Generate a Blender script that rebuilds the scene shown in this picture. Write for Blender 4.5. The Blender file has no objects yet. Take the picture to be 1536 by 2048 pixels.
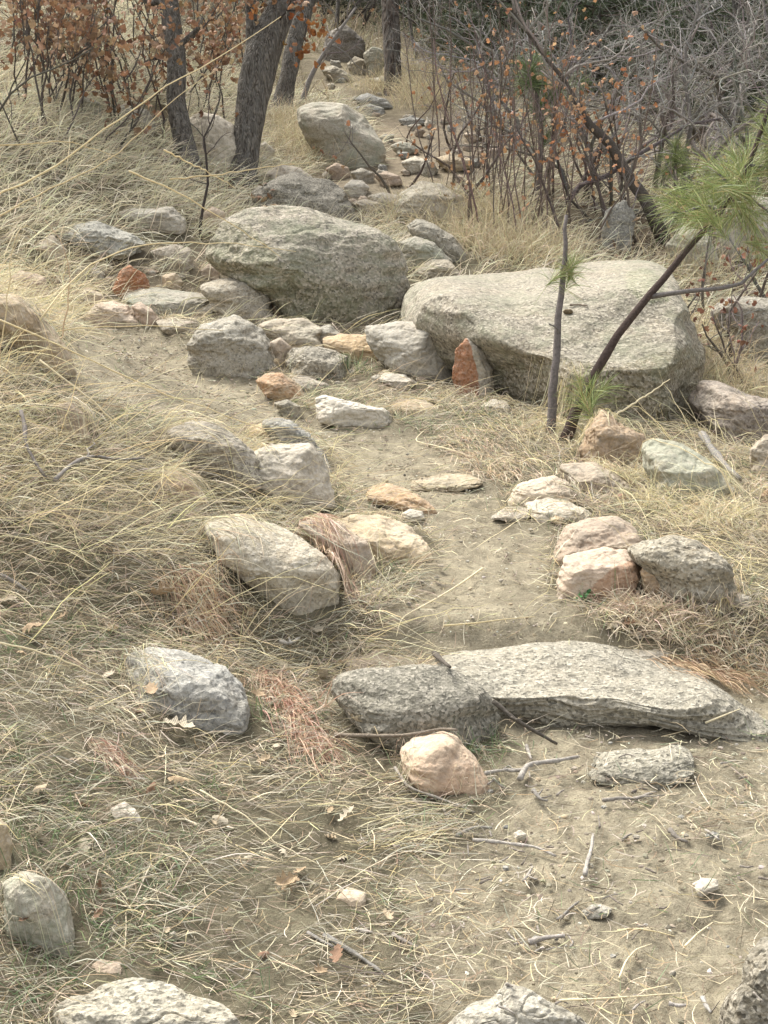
import bpy, bmesh, math, random
import numpy as np
R = math.radians
rng = np.random.default_rng(7)
scene = bpy.context.scene
COL = scene.collection
# ------------------------------------------------------------------ camera model (photo is 1536 x 2048)
F = 1024 / math.tan(R(20)); PITCH = R(18); CAM = np.array([0, 0, 1.6])
FW = np.array([0, math.cos(PITCH), -math.sin(PITCH)]); RT = np.array([1., 0, 0]); UP = np.array([0, math.sin(PITCH), math.cos(PITCH)])
def project(P):
    d = np.asarray(P) - CAM
    z = d @ FW; z = np.where(z > .05, z, .05)
    return 768 + F * (d @ RT) / z, 1024 - F * (d @ UP) / z, z
# ------------------------------------------------------------------ noise
_perm = np.random.default_rng(3).permutation(256); _perm = np.concatenate([_perm, _perm, _perm])
_grad = np.random.default_rng(4).normal(size=(256, 3)); _grad /= np.linalg.norm(_grad, axis=1)[:, None]
def perlin(P):
    P = np.asarray(P, float); i = np.floor(P).astype(int); f = P - i; i &= 255
    u = f * f * f * (f * (f * 6 - 15) + 10); out = 0
    for dx in (0, 1):
        for dy in (0, 1):
            for dz in (0, 1):
                h = _perm[_perm[_perm[i[:, 0] + dx] + i[:, 1] + dy] + i[:, 2] + dz]
                g = _grad[h]
                d = g[:, 0] * (f[:, 0] - dx) + g[:, 1] * (f[:, 1] - dy) + g[:, 2] * (f[:, 2] - dz)
                out = out + d * (u[:, 0] if dx else 1 - u[:, 0]) * (u[:, 1] if dy else 1 - u[:, 1]) * (u[:, 2] if dz else 1 - u[:, 2])
    return out
def fbm(P, o=4, gain=.5):
    r = 0; a = 1
    for k in range(o):
        r = r + a * perlin(P * 2 ** k + 17.3 * k); a *= gain
    return r
def n2(x, y, s, o=3, off=0.):
    return fbm(np.stack([x * s + off, y * s + off * .7, np.full_like(x, off + .5)], -1), o)
def sstep(a, b, x):
    t = np.clip((x - a) / (b - a), 0, 1); return t * t * (3 - 2 * t)
def inpoly(px, py, poly):
    c = np.zeros(px.shape, bool); n = len(poly); j = n - 1
    for i in range(n):
        xi, yi = poly[i]; xj, yj = poly[j]
        m = ((yi > py) != (yj > py)) & (px < (xj - xi) * (py - yi) / ((yj - yi) or 1e-9) + xi)
        c ^= m; j = i
    return c
# ------------------------------------------------------------------ terrain
_by = [0, 2, 3.52, 3.68, 4.5, 5.4, 6.5, 8.3, 10.5, 12, 15, 19, 26, 40, 60, 90]
_bz = [-.05, 0, .0, .10, .10, .11, .16, .28, .60, .80, 1.16, 1.66, 2.5, 5.5, 11, 20]
_ty = [0, 2.05, 2.7, 3.35, 3.9, 4.5, 5.1, 5.7, 6.2, 6.8, 7.3, 8.3, 10, 12, 16, 30, 90]
_tx = [-.5, -.22, 0, -.14, -.08, .06, -.2, -.32, -.7, -1.2, -1.5, -.75, -.9, -.9, -1.4, -3, -8]
_ay = [0, 2, 3, 4, 5, 6, 6.6, 7.3, 7.8, 8.6, 9.6, 12, 20, 40, 90]
_aa = [.3, .36, .55, .85, 1., 1., .8, .42, .42, .72, 1.05, 1.3, 2.2, 4, 6]
def H0(x, y):
    b = np.interp(y, _by, _bz)
    s = np.interp(y, _ty, _tx) - x
    f = .5 * sstep(-.1, 1.35, s) + .22 * np.maximum(0, s - 1) / (1 + .12 * np.maximum(0, s - 1))
    z = b + np.interp(y, _ay, _aa) * f
    z = z + .07 * np.maximum(0, x - 2.5) * sstep(6, 12, y) - .16 * sstep(.9, 2.2, x) * sstep(4.6, 6.2, y) * (1 - sstep(8.5, 11, y))
    return z
def H(x, y):
    x = np.asarray(x, float); y = np.asarray(y, float); sh = np.broadcast(x, y).shape
    x = np.broadcast_to(x, sh).ravel(); y = np.broadcast_to(y, sh).ravel()
    z = H0(x, y) + .05 * n2(x, y, .9, 3, 3.) * sstep(1, 7, y) + .018 * n2(x, y, 4., 3, 9.)
    far = sstep(11, 20, y); z = z + far * .35 * n2(x, y, .22, 3, 21.)
    return z.reshape(sh)
def ground(px, py, n=700, H=H):
    "world point where the ray through photo pixel (px,py) meets the ground"
    px = np.atleast_1d(np.asarray(px, float)); py = np.atleast_1d(np.asarray(py, float))
    d = FW + np.outer((px - 768) / F, RT) + np.outer((1024 - py) / F, UP)
    ts = 1.2 * (70 / 1.2) ** np.linspace(0, 1, n)
    res = np.full(len(px), 60.)
    P = CAM + d[:, None, :] * ts[None, :, None]
    below = P[..., 2] < H(P[..., 0], P[..., 1])
    k = np.argmax(below, 1); ok = below.any(1)
    lo = ts[np.maximum(k - 1, 0)]; hi = ts[k]
    for _ in range(14):
        m = (lo + hi) / 2; Q = CAM + d * m[:, None]; b = Q[:, 2] < H(Q[:, 0], Q[:, 1])
        hi = np.where(b, m, hi); lo = np.where(b, lo, m)
    res = np.where(ok, hi, res)
    return CAM + d * res[:, None]
def G(px, py): return ground([px], [py])[0]
def at(px, py, depth):
    "world point on the ray through the pixel at forward distance depth"
    return CAM + (FW + RT * (px - 768) / F + UP * (1024 - py) / F) * depth
def fdist(p): return float((np.asarray(p) - CAM) @ FW)
# ------------------------------------------------------------------ mesh helpers
def mk_mesh(name, V, faces, col=None, smooth=True):
    "faces: list of int arrays (n,k)"
    me = bpy.data.meshes.new(name)
    V = np.asarray(V, np.float32); me.vertices.add(len(V)); me.vertices.foreach_set('co', V.ravel())
    faces = [np.asarray(f, np.int32) for f in faces if len(f)]
    nl = sum(f.size for f in faces); npoly = sum(len(f) for f in faces)
    me.loops.add(nl); me.loops.foreach_set('vertex_index', np.concatenate([f.ravel() for f in faces]))
    me.polygons.add(npoly)
    st = []; o = 0
    for f in faces:
        st.append(o + np.arange(len(f)) * f.shape[1]); o += f.size
    me.polygons.foreach_set('loop_start', np.concatenate(st).astype(np.int32))
    me.polygons.foreach_set('use_smooth', np.full(npoly, smooth))
    if col is not None:
        a = me.attributes.new('tint', 'FLOAT_COLOR', 'POINT')
        c = np.ones((len(V), 4), np.float32); c[:, :3] = col; a.data.foreach_set('color', c.ravel())
    me.update(calc_edges=True)
    return me
def put(name, me, mat, parent=None, loc=None):
    o = bpy.data.objects.new(name, me); COL.objects.link(o)
    if mat: me.materials.append(mat)
    if parent is not None: o.parent = parent
    if loc is not None: o.location = loc
    return o
def tag(o, label=None, cat=None, group=None, kind=None):
    if label: o['label'] = label
    if cat: o['category'] = cat
    if group: o['group'] = group
    if kind: o['kind'] = kind
    return o
def empty(name, loc, label, cat, group=None):
    o = bpy.data.objects.new(name, None); COL.objects.link(o); o.location = [float(v) for v in loc]; o.empty_display_size = .1
    return tag(o, label, cat, group)
class Geo:
    "collects ribbons, tubes and leaves, in world space; built relative to an origin"
    def __init__(s): s.V = []; s.F = {}; s.C = []; s.n = 0
    def add(s, V, F_, C_):
        V = np.asarray(V).reshape(-1, 3); F_ = np.asarray(F_)
        s.V.append(V); s.F.setdefault(F_.shape[1], []).append(F_ + s.n)
        s.C.append(np.broadcast_to(C_, V.shape)); s.n += len(V)
    def build(s, name, mat, parent=None, org=None, smooth=True):
        if not s.n: return None
        V = np.concatenate(s.V)
        if org is not None: V = V - np.asarray(org)
        me = mk_mesh(name, V, [np.concatenate(v) for v in s.F.values()], np.concatenate(s.C), smooth)
        return put(name, me, mat, parent, None if (org is None or parent is not None) else org)
    def ribbons(s, P, W, C_, side=None):
        "P (N,K,3), W (N,) width, C_ (N,3)"
        N, K, _ = P.shape
        T = np.gradient(P, axis=1)
        if side is None:
            side = rng.normal(size=(N, 3))
        S = np.cross(T, side[:, None, :]); S /= np.linalg.norm(S, axis=2, keepdims=True) + 1e-9
        prof = np.interp(np.linspace(0, 1, K), [0, .25, .8, 1], [.7, 1, .65, .12])
        S = S * (W[:, None, None] * prof[None, :, None] / 2)
        V = np.stack([P - S, P + S], 2).reshape(N, K * 2, 3)
        q = np.array([[2 * k, 2 * k + 1, 2 * k + 3, 2 * k + 2] for k in range(K - 1)])
        F_ = (np.arange(N)[:, None, None] * (2 * K) + q[None]).reshape(-1, 4)
        C_ = np.repeat(np.asarray(C_)[:, None, :], 2 * K, 1)
        s.add(V, F_, C_.reshape(-1, 3))
    def tubes(s, P, Rd, C_, n=5, bumpy=0.):
        "P (N,K,3), Rd (N,K), C_ (N,3)"
        P = np.asarray(P, float); Rd = np.asarray(Rd, float); N, K, _ = P.shape
        T = np.gradient(P, axis=1); T /= np.linalg.norm(T, axis=2, keepdims=True) + 1e-9
        m = P[:, -1] - P[:, 0]; ref = np.where(np.abs(m[:, :1]) < np.abs(m[:, 1:2]) + np.abs(m[:, 2:3]), [[1., .13, .07]], [[.1, 1., .2]])
        A = np.cross(T, ref[:, None]); A /= np.linalg.norm(A, axis=2, keepdims=True) + 1e-9
        B = np.cross(T, A)
        th = np.arange(n) / n * 2 * np.pi
        r = Rd[:, :, None]
        if bumpy: r = r * (1 + bumpy * rng.normal(size=(N, K, n)))
        V = P[:, :, None] + r[..., None] * (A[:, :, None] * np.cos(th)[None, None, :, None] + B[:, :, None] * np.sin(th)[None, None, :, None])
        q = []
        for k in range(K - 1):
            for j in range(n): q.append([k * n + j, k * n + (j + 1) % n, (k + 1) * n + (j + 1) % n, (k + 1) * n + j])
        F_ = (np.arange(N)[:, None, None] * (K * n) + np.array(q)[None]).reshape(-1, 4)
        C2 = np.repeat(np.asarray(C_)[:, None, :], K * n, 1).reshape(-1, 3)
        base = s.n
        s.add(V, F_, C2)
        for e in (0, K - 1):
            cap = np.arange(n) + e * n; cap = cap if e else cap[::-1]
            s.F.setdefault(n, []).append((np.arange(N)[:, None] * (K * n) + cap[None]) + base)
    def leaves(s, tv, tf, pos, size, C_, up=None, tilt=1.):
        "template leaf scattered: pos (N,3), size (N,)"
        N = len(pos)
        a = rng.normal(size=(N, 3))
        if up is not None: a = a * tilt + up
        a /= np.linalg.norm(a, axis=1)[:, None]
        b = np.cross(a, rng.normal(size=(N, 3))); b /= np.linalg.norm(b, axis=1)[:, None]
        c = np.cross(a, b)
        V = (pos[:, None] + size[:, None, None] * (tv[None, :, 0, None] * b[:, None] + tv[None, :, 1, None] * c[:, None] + tv[None, :, 2, None] * a[:, None]))
        F_ = (np.arange(N)[:, None, None] * len(tv) + tf[None]).reshape(-1, tf.shape[1])
        s.add(V, F_, np.repeat(C_[:, None], len(tv), 1).reshape(-1, 3))
def pal(colors, N, jit=.12, w=None, r=None):
    r = r or rng
    c = np.array(colors)[r.choice(len(colors), N, p=w)]
    return np.clip(c * (1 + jit * r.normal(size=(N, 1))) * (1 + .04 * r.normal(size=(N, 3))), .004, .95)
# ------------------------------------------------------------------ materials
def newmat(name):
    m = bpy.data.materials.new(name); m.use_nodes = True; nt = m.node_tree; nt.nodes.clear()
    out = nt.nodes.new('ShaderNodeOutputMaterial'); b = nt.nodes.new('ShaderNodeBsdfPrincipled')
    nt.links.new(b.outputs[0], out.inputs[0]); return m, nt, b
def N_(nt, t, **kw):
    n = nt.nodes.new(t)
    for k, v in kw.items():
        if k in n.inputs: n.inputs[k].default_value = v
        else: setattr(n, k, v)
    return n
def L_(nt, a, b): nt.links.new(a, b)
def mixc(nt, fac, a, b, mode='MIX'):
    n = nt.nodes.new('ShaderNodeMix'); n.data_type = 'RGBA'; n.blend_type = mode
    for sock, v in ((n.inputs[0], fac), (n.inputs[6], a), (n.inputs[7], b)):
        if hasattr(v, 'links'): L_(nt, v, sock)
        else: sock.default_value = v if not isinstance(v, tuple) else (*v, 1)
    return n.outputs[2]
def ramp(nt, src, stops):
    n = nt.nodes.new('ShaderNodeValToRGB'); cr = n.color_ramp
    while len(cr.elements) > 1: cr.elements.remove(cr.elements[-1])
    for i, (p, c) in enumerate(stops):
        e = cr.elements[0] if i == 0 else cr.elements.new(p)
        e.position = p; e.color = (*c, 1) if isinstance(c, tuple) else (c, c, c, 1)
    L_(nt, src, n.inputs[0]); return n.outputs[0]
def noise_(nt, vec, scale, detail=5, rough=.6):
    n = N_(nt, 'ShaderNodeTexNoise', Scale=scale, Detail=detail, Roughness=rough); L_(nt, vec, n.inputs['Vector']); return n.outputs['Fac']
def bump_(nt, h, strength, dist, prev=None):
    b = N_(nt, 'ShaderNodeBump', Strength=strength, Distance=dist); L_(nt, h, b.inputs['Height'])
    if prev is not None: L_(nt, prev, b.inputs['Normal'])
    return b.outputs[0]
def rock_mat(name, base, second, dark=(.10, .09, .08), light=(.62, .58, .52), grain=130., spk=.5, lichen=.0, lcol=(.33, .36, .26), pit=.5, stain=(.34, .25, .16), stn=.35, mul=None):
    mul = mul or ((.84, .83, .81) if 'pink' in name or 'pale' in name or 'tan_' in name or 'white' in name else (.79, .785, .745))
    m, nt, b = newmat(name)
    tc = N_(nt, 'ShaderNodeTexCoord'); oi = N_(nt, 'ShaderNodeObjectInfo')
    ad = N_(nt, 'ShaderNodeVectorMath', operation='MULTIPLY_ADD'); cb = N_(nt, 'ShaderNodeCombineXYZ')
    for k in range(3): L_(nt, oi.outputs['Random'], cb.inputs[k])
    ad.inputs[1].default_value = (37, 23, 51); L_(nt, cb.outputs[0], ad.inputs[0]); L_(nt, tc.outputs['Object'], ad.inputs[2])
    v = ad.outputs[0]
    big = noise_(nt, v, 3.2, 6, .62); mid = noise_(nt, v, 17, 5, .65); fine = noise_(nt, v, 70, 3, .7)
    at_ = N_(nt, 'ShaderNodeAttribute', attribute_name='tint')
    c = mixc(nt, ramp(nt, big, [(.38, 0.), (.62, 1.)]), base, second)
    st = mixc(nt, 1., mixc(nt, ramp(nt, noise_(nt, v, 5.5, 6, .7), [(.50, 0.), (.66, stn)]), c, stain), at_.outputs['Color'], 'MULTIPLY')
    c = mixc(nt, ramp(nt, mid, [(.30, .35), (.44, 0.), (.6, 0.), (.75, .2)]), st, ramp(nt, mid, [(.45, dark), (.55, light)]))
    vo = N_(nt, 'ShaderNodeTexVoronoi', Scale=grain); L_(nt, v, vo.inputs['Vector'])
    sep = N_(nt, 'ShaderNodeSeparateColor'); L_(nt, vo.outputs['Color'], sep.inputs[0])
    g = ramp(nt, sep.outputs[0], [(0., dark), (.16, dark), (.22, base), (.55, second), (.8, light), (1., light)])
    c = mixc(nt, ramp(nt, fine, [(.3, spk * .25), (.65, spk)]), c, g)
    vo2 = N_(nt, 'ShaderNodeTexVoronoi', Scale=grain * .55); L_(nt, v, vo2.inputs['Vector'])
    s2 = N_(nt, 'ShaderNodeSeparateColor'); L_(nt, vo2.outputs['Color'], s2.inputs[0])
    c = mixc(nt, ramp(nt, s2.outputs[1], [(0., spk * .4), (.08, spk * .25), (.12, 0.)]), c, dark)
    if lichen:
        lf = ramp(nt, noise_(nt, v, 2.3, 8, .72), [(.50, 0.), (.58, lichen)])
        c = mixc(nt, lf, c, lcol)
    blot = ramp(nt, noise_(nt, v, 8., 8, .78), [(.50, 0.), (.60, .42)]); c = mixc(nt, blot, c, lcol if lichen else (.17, .155, .125))
    c = mixc(nt, 1., c, mul, 'MULTIPLY')
    L_(nt, c, b.inputs['Base Color']); b.inputs['Roughness'].default_value = .93; b.inputs['Specular IOR Level'].default_value = .25
    n1 = bump_(nt, mid, pit, .03); n2_ = bump_(nt, fine, pit, .007, n1); n3 = bump_(nt, vo.outputs['Distance'], .5 * spk, .006, n2_)
    L_(nt, n3, b.inputs['Normal'])
    return m
M = {}
M['grey'] = rock_mat('grey_granite', (.34, .31, .255), (.42, .385, .32), spk=.5)
M['pale'] = rock_mat('pale_granite', (.46, .40, .31), (.52, .47, .38), spk=.3, pit=.35, stn=.3)
M['white'] = rock_mat('white_granite', (.58, .53, .44), (.52, .47, .38), spk=.3, stn=.2)
M['pink'] = rock_mat('pink_granite', (.45, .345, .255), (.50, .42, .325), light=(.60, .52, .42), spk=.3, stain=(.42, .27, .17), pit=.35)
M['tan'] = rock_mat('tan_granite', (.47, .36, .22), (.50, .41, .28), spk=.25, stain=(.36, .22, .11), pit=.35)
M['coarse'] = rock_mat('coarse_granite', (.30, .28, .235), (.38, .345, .28), light=(.58, .53, .45), dark=(.08, .075, .065), grain=125., spk=.75, pit=.6, stn=.2)
M['speckle'] = rock_mat('speckled_granite', (.23, .215, .18), (.31, .285, .235), light=(.62, .56, .48), dark=(.05, .047, .042), grain=150., spk=.6, pit=.5, stn=.1)
M['lichen'] = rock_mat('lichen_granite', (.36, .335, .27), (.43, .385, .315), lichen=.55, lcol=(.31, .325, .25), spk=.45)
M['big'] = rock_mat('weathered_granite', mul=(.73, .71, .66), base=(.265, .243, .193), second=(.33, .297, .24), grain=95., lichen=.25, lcol=(.31, .32, .23), spk=.8, light=(.60, .55, .47), pit=.6)
M['bigdark'] = rock_mat('mossy_granite', (.255, .24, .185), (.345, .305, .245), grain=95., lichen=.4, lcol=(.23, .24, .16), spk=.75, light=(.60, .53, .45), pit=.7)
M['bluish'] = rock_mat('bluish_grey_rock', (.27, .262, .238), (.38, .365, .33), dark=(.1, .1, .11), spk=.55, stn=.15)
M['orange'] = rock_mat('orange_rock', (.40, .24, .135), (.44, .31, .20), spk=.3, stain=(.36, .15, .06), stn=.7)
M['dark'] = rock_mat('dark_granite', (.17, .15, .135), (.27, .24, .205), spk=.6, dark=(.04, .04, .04), light=(.42, .38, .33))
def attr_mat(name, rough=.8, trans=0., nscale=0, namp=.3, spec=.2, bump=0.):
    m, nt, b = newmat(name); a = N_(nt, 'ShaderNodeAttribute', attribute_name='tint'); c = a.outputs['Color']
    tc = N_(nt, 'ShaderNodeTexCoord')
    if nscale:
        f = noise_(nt, tc.outputs['Object'], nscale, 4, .65)
        c = mixc(nt, 1., c, ramp(nt, f, [(.3, 1 - namp), (.7, 1 + namp * .0 + .0)]), 'MULTIPLY')
        if bump: L_(nt, bump_(nt, f, bump, .01), b.inputs['Normal'])
    L_(nt, c, b.inputs['Base Color']); b.inputs['Roughness'].default_value = rough; b.inputs['Specular IOR Level'].default_value = spec
    if trans:
        tr = N_(nt, 'ShaderNodeBsdfTranslucent'); L_(nt, c, tr.inputs[0]); mx = N_(nt, 'ShaderNodeMixShader'); mx.inputs[0].default_value = trans
        L_(nt, b.outputs[0], mx.inputs[1]); L_(nt, tr.outputs[0], mx.inputs[2]); L_(nt, mx.outputs[0], nt.nodes['Material Output'].inputs[0])
    return m
M['grass'] = attr_mat('dry_grass_blade', .7, .25, spec=.25)
M['leaf'] = attr_mat('dry_oak_leaf', .7, .25, 60, .4)
M['needle'] = attr_mat('pine_needle', .55, .15, spec=.35)
M['twig'] = attr_mat('weathered_twig', .9, 0, 90, .5, .1, .5)
M['litter'] = attr_mat('ground_litter', .9, 0, spec=.1)
def bark_mat(name, c0, c1, scale=9., zs=.25, st=.8):
    m, nt, b = newmat(name); tc = N_(nt, 'ShaderNodeTexCoord')
    mp = N_(nt, 'ShaderNodeMapping'); mp.inputs['Scale'].default_value = (1, 1, zs); L_(nt, tc.outputs['Object'], mp.inputs[0])
    f1 = noise_(nt, mp.outputs[0], scale * 3, 8, .7); vo = N_(nt, 'ShaderNodeTexVoronoi', Scale=scale * 4.5, feature='F1'); 
    mx = N_(nt, 'ShaderNodeMixRGB', Fac=.25); L_(nt, mp.outputs[0], mx.inputs[1]); nn = N_(nt, 'ShaderNodeTexNoise', Scale=scale * 2); L_(nt, mp.outputs[0], nn.inputs[0]); L_(nt, nn.outputs['Color'], mx.inputs[2]); L_(nt, mx.outputs[0], vo.inputs['Vector'])
    h = ramp(nt, vo.outputs['Distance'], [(0., 1.), (.35, .7), (.75, 0.)])
    c = mixc(nt, h, c0, c1); c = mixc(nt, ramp(nt, f1, [(.4, 0.), (.75, .6)]), c, (.30, .29, .26))
    L_(nt, c, b.inputs['Base Color']); b.inputs['Roughness'].default_value = .95; b.inputs['Specular IOR Level'].default_value = .1
    L_(nt, bump_(nt, f1, .6, .01, bump_(nt, h, st, .025)), b.inputs['Normal']); return m
M['bark'] = bark_mat('oak_bark', (.06, .051, .042), (.25, .222, .185))
M['pinebark'] = bark_mat('pine_bark', (.04, .031, .025), (.14, .11, .088), 6)
def soil_mat():
    m, nt, b = newmat('trail_soil'); tc = N_(nt, 'ShaderNodeTexCoord'); v = tc.outputs['Object']
    a = N_(nt, 'ShaderNodeAttribute', attribute_name='tint')
    big = noise_(nt, v, 2., 6, .65); mid = noise_(nt, v, 13, 6, .7); fine = noise_(nt, v, 90, 4, .75)
    c = mixc(nt, ramp(nt, mid, [(.35, 0.), (.65, 1.)]), (.66, .65, .63), (1.16, 1.15, 1.12)); c = mixc(nt, 1., a.outputs['Color'], c, 'MULTIPLY')
    c = mixc(nt, 1., c, ramp(nt, big, [(.35, .76), (.6, 1.)]), 'MULTIPLY')
    vo = N_(nt, 'ShaderNodeTexVoronoi', Scale=260); L_(nt, v, vo.inputs['Vector']); s = N_(nt, 'ShaderNodeSeparateColor'); L_(nt, vo.outputs['Color'], s.inputs[0])
    c = mixc(nt, ramp(nt, s.outputs[0], [(.0, .25), (.05, .2), (.06, 0.), (1., 0.)]), c, (.42, .35, .26)); c = mixc(nt, ramp(nt, s.outputs[1], [(.0, .4), (.13, .35), (.14, 0.), (1., 0.)]), c, (.13, .10, .07))
    c = mixc(nt, ramp(nt, fine, [(.32, .4), (.5, 0.), (.55, 0.)]), c, (.12, .09, .06))
    L_(nt, c, b.inputs['Base Color']); b.inputs['Roughness'].default_value = .97; b.inputs['Specular IOR Level'].default_value = .1
    L_(nt, bump_(nt, fine, .7, .008, bump_(nt, mid, .6, .03)), b.inputs['Normal']); return m
M['soil'] = soil_mat()
# ------------------------------------------------------------------ trail outlines (photo pixels) -> bare soil factor
TR = [[(840, 1440), (840, 1300), (1000, 1270), (1300, 1262), (1400, 1310), (1600, 1400), (1600, 1480), (1200, 1450)], [(1010, 2500), (860, 1950), (800, 1760), (900, 1660), (1010, 1610), (1000, 1480), (1060, 1420), (1420, 1440), (1560, 1470), (1900, 1500), (2600, 2500)],
      [(760, 1300), (760, 1262), (840, 1150), (880, 1110), (830, 1050), (700, 1015), (690, 960), (650, 890), (560, 868), (420, 862), (240, 800), (100, 725), (150, 650), (320, 648), (390, 690), (520, 760), (600, 825), (780, 845), (850, 870), (960, 940), (1010, 970), (990, 1040), (1100, 1050), (1100, 1200), (1190, 1250), (1210, 1300), (1000, 1310)],
      [(600, 108), (740, 122), (800, 190), (900, 222), (1010, 290), (970, 350), (850, 430), (690, 430), (600, 345), (700, 335), (770, 300), (735, 250), (660, 190), (590, 160)]]
def soilness(x, y, z, jit=14.):
    "1 on the bare trail, 0 in the grass, with a ragged edge"
    px, py, d = project(np.stack([x, y, z], -1))
    k = jit * 4.2 / np.maximum(d, 2)
    px = px + k * 2.6 * n2(x, y, 7., 3, 5.); py = py + k * 1.8 * n2(x, y, 7., 3, 31.)
    r = np.zeros(px.shape)
    for t in TR: r = np.maximum(r, inpoly(px, py, t))
    return r
# ------------------------------------------------------------------ rocks
_ico = {}
def ico(l):
    if l not in _ico:
        bm = bmesh.new(); bmesh.ops.create_icosphere(bm, subdivisions=l, radius=1)
        v = np.array([x.co[:] for x in bm.verts]); f = np.array([[q.index for q in x.verts] for x in bm.faces]); bm.free(); _ico[l] = (v / np.linalg.norm(v, axis=1)[:, None], f)
    return _ico[l]
def poly_radius(poly, c, th):
    P = np.array(poly, float) - c; r = np.full(len(th), np.nan)
    d = np.stack([np.cos(th), np.sin(th)], -1)
    for i in range(len(P)):
        a = P[i]; e = P[(i + 1) % len(P)] - a
        den = d[:, 0] * e[1] - d[:, 1] * e[0]; den = np.where(np.abs(den) < 1e-9, 1e-9, den)
        t = (a[0] * e[1] - a[1] * e[0]) / den; u = (a[0] * d[:, 1] - a[1] * d[:, 0]) / den
        ok = (t > 0) & (u >= -.001) & (u <= 1.001); r = np.where(ok & ~(r > t), t, r)
    bad = np.isnan(r)
    if bad.any(): r[bad] = np.nanmedian(r)
    return r
def circ_smooth(a, k):
    for _ in range(k): a = (np.roll(a, 1) + 2 * a + np.roll(a, -1)) / 4
    return a
def rock(label, mat, poly, base=None, depth=.8, n=2.8, cuts=5, rough=.85, bury=.2, kind='rock', cat=None, seed=0, yaw=None, tilt=0., patch=None, tint=(1, 1, 1), smooth=2, group=None, sharp=.7, depth_at=None, planes=(), dep_m=None, h_m=None, cfac=.5, crk=.3, layk=1.):
    r = np.random.default_rng(abs(hash(label)) % 1000 if False else sum(ord(ch) * (i + 1) for i, ch in enumerate(label)) + seed)
    P = np.array(poly, float); x0, y0 = P.min(0); x1, y1 = P.max(0); cx = (x0 + x1) / 2
    by = y1 if base is None else base
    g = G(cx if depth_at is None else depth_at, min(by, y1 + 400)); dg = fdist(g)
    w = (x1 - x0) * dg / F; hh = (y1 - y0) * dg / F
    dep = depth * w
    elev = max(.08, math.atan2(CAM[2] - g[2], math.hypot(g[0], g[1])))
    dep = min(dep, hh / math.sin(elev) * .85)
    h = max((hh - dep * math.sin(elev) * .8) / math.cos(elev), .35 * hh) * 1.1
    dep = dep_m or dep; h = h_m or h
    px_l = max(w, hh) * F / dg / 2
    lvl = 7 if px_l > 130 else 6 if px_l > 34 else 5 if px_l > 14 else 4
    D, Fc = ico(lvl); D = D.copy()
    yw = r.uniform(-.25, .25) if yaw is None else yaw
    c_, s_ = math.cos(yw), math.sin(yw); Rz = np.array([[c_, -s_, 0], [s_, c_, 0], [0, 0, 1]])
    Dl = D @ Rz
    nz = n + (5.5 - n) * sstep(.0, -.35, Dl[:, 2])[:, None] if n < 5.5 else n
    V = Dl / (np.abs(Dl) ** nz).sum(1)[:, None] ** (1 / nz)
    for _ in range(cuts):
        nn = r.normal(size=3); nn[2] = abs(nn[2]) * .8 - .1; nn /= np.linalg.norm(nn); q = V @ nn
        over = np.maximum(0, q - r.uniform(.72, .95)); V = V - nn * (over * sharp)[:, None]
    for pn, pd in planes:
        pn = np.array(pn, float); pn /= np.linalg.norm(pn); V = V - pn * (np.maximum(0, V @ pn - pd) * .92)[:, None]
    off = r.uniform(0, 90, 3)
    ln = np.linalg.norm(V, axis=1)[:, None]
    V = V * (1 + .09 * rough * fbm(V * 1.3 + off, 3)[:, None] + .05 * rough * (1 - 2 * np.abs(fbm(V * 2.6 + off[::-1], 3)))[:, None])
    V = V * np.array([w / 2, dep / 2, h / 2])
    if tilt: ct, st_ = math.cos(tilt), math.sin(tilt); V = V @ np.array([[1, 0, 0], [0, ct, st_], [0, -st_, ct]])
    V = V @ Rz.T
    cpx = np.array([cx, (y0 + y1) / 2])
    ctr = at(cpx[0], cpx[1], dg + dep * (.42 if dep_m is None else cfac))
    W = V + ctr
    # fit the outline
    P2 = P.copy(); low = P2[:, 1] > cpx[1]; P2[low, 1] += bury * (y1 - y0) * ((P2[low, 1] - cpx[1]) / (y1 - cpx[1]))
    NB = 120; th = (np.arange(NB) + .5) / NB * 2 * np.pi - np.pi
    Rt = circ_smooth(poly_radius(P2, cpx, th), smooth)
    px, py, dz = project(W); du = px - cpx[0]; dv = py - cpx[1]; rho = np.hypot(du, dv); ang = np.arctan2(dv, du)
    bi = np.clip(((ang + np.pi) / (2 * np.pi) * NB).astype(int), 0, NB - 1)
    R0 = np.zeros(NB); np.maximum.at(R0, bi, rho); R0[R0 == 0] = R0[R0 > 0].mean(); R0 = circ_smooth(R0, 1)
    s = Rt / R0; sc = np.interp(ang, th, s, period=2 * np.pi)
    W = W + ((sc - 1) * du * dz / F)[:, None] * RT - ((sc - 1) * dv * dz / F)[:, None] * UP
    # fine relief along the normal
    me = mk_mesh(kind, W - ctr, [Fc])
    nr = np.zeros(len(W) * 3, np.float32); me.vertices.foreach_get('normal', nr); nr = nr.reshape(-1, 3)
    sz = max(w, hh); Q = (W - ctr) + off
    a1 = min(.07 * sz, .03) * rough
    lay = fbm(Q * np.array([3, 3, 9.]) / max(sz, .15), 4)
    disp = a1 * .42 * layk * lay + min(.006, .02 * sz) * rough * fbm(Q * 26, 3) + min(.0028, .01 * sz) * rough * perlin(Q * 95)
    crack = np.abs(fbm(Q * 2.2 / max(sz, .2) + 40, 3)); disp -= a1 * crk * np.clip(1 - crack / .03, 0, 1)
    X = (W - ctr) + nr * disp[:, None]
    me.vertices.foreach_set('co', X.astype(np.float32).ravel())
    col = np.ones((len(X), 3)) * np.array(tint) * (1 + .10 * r.normal())
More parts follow.
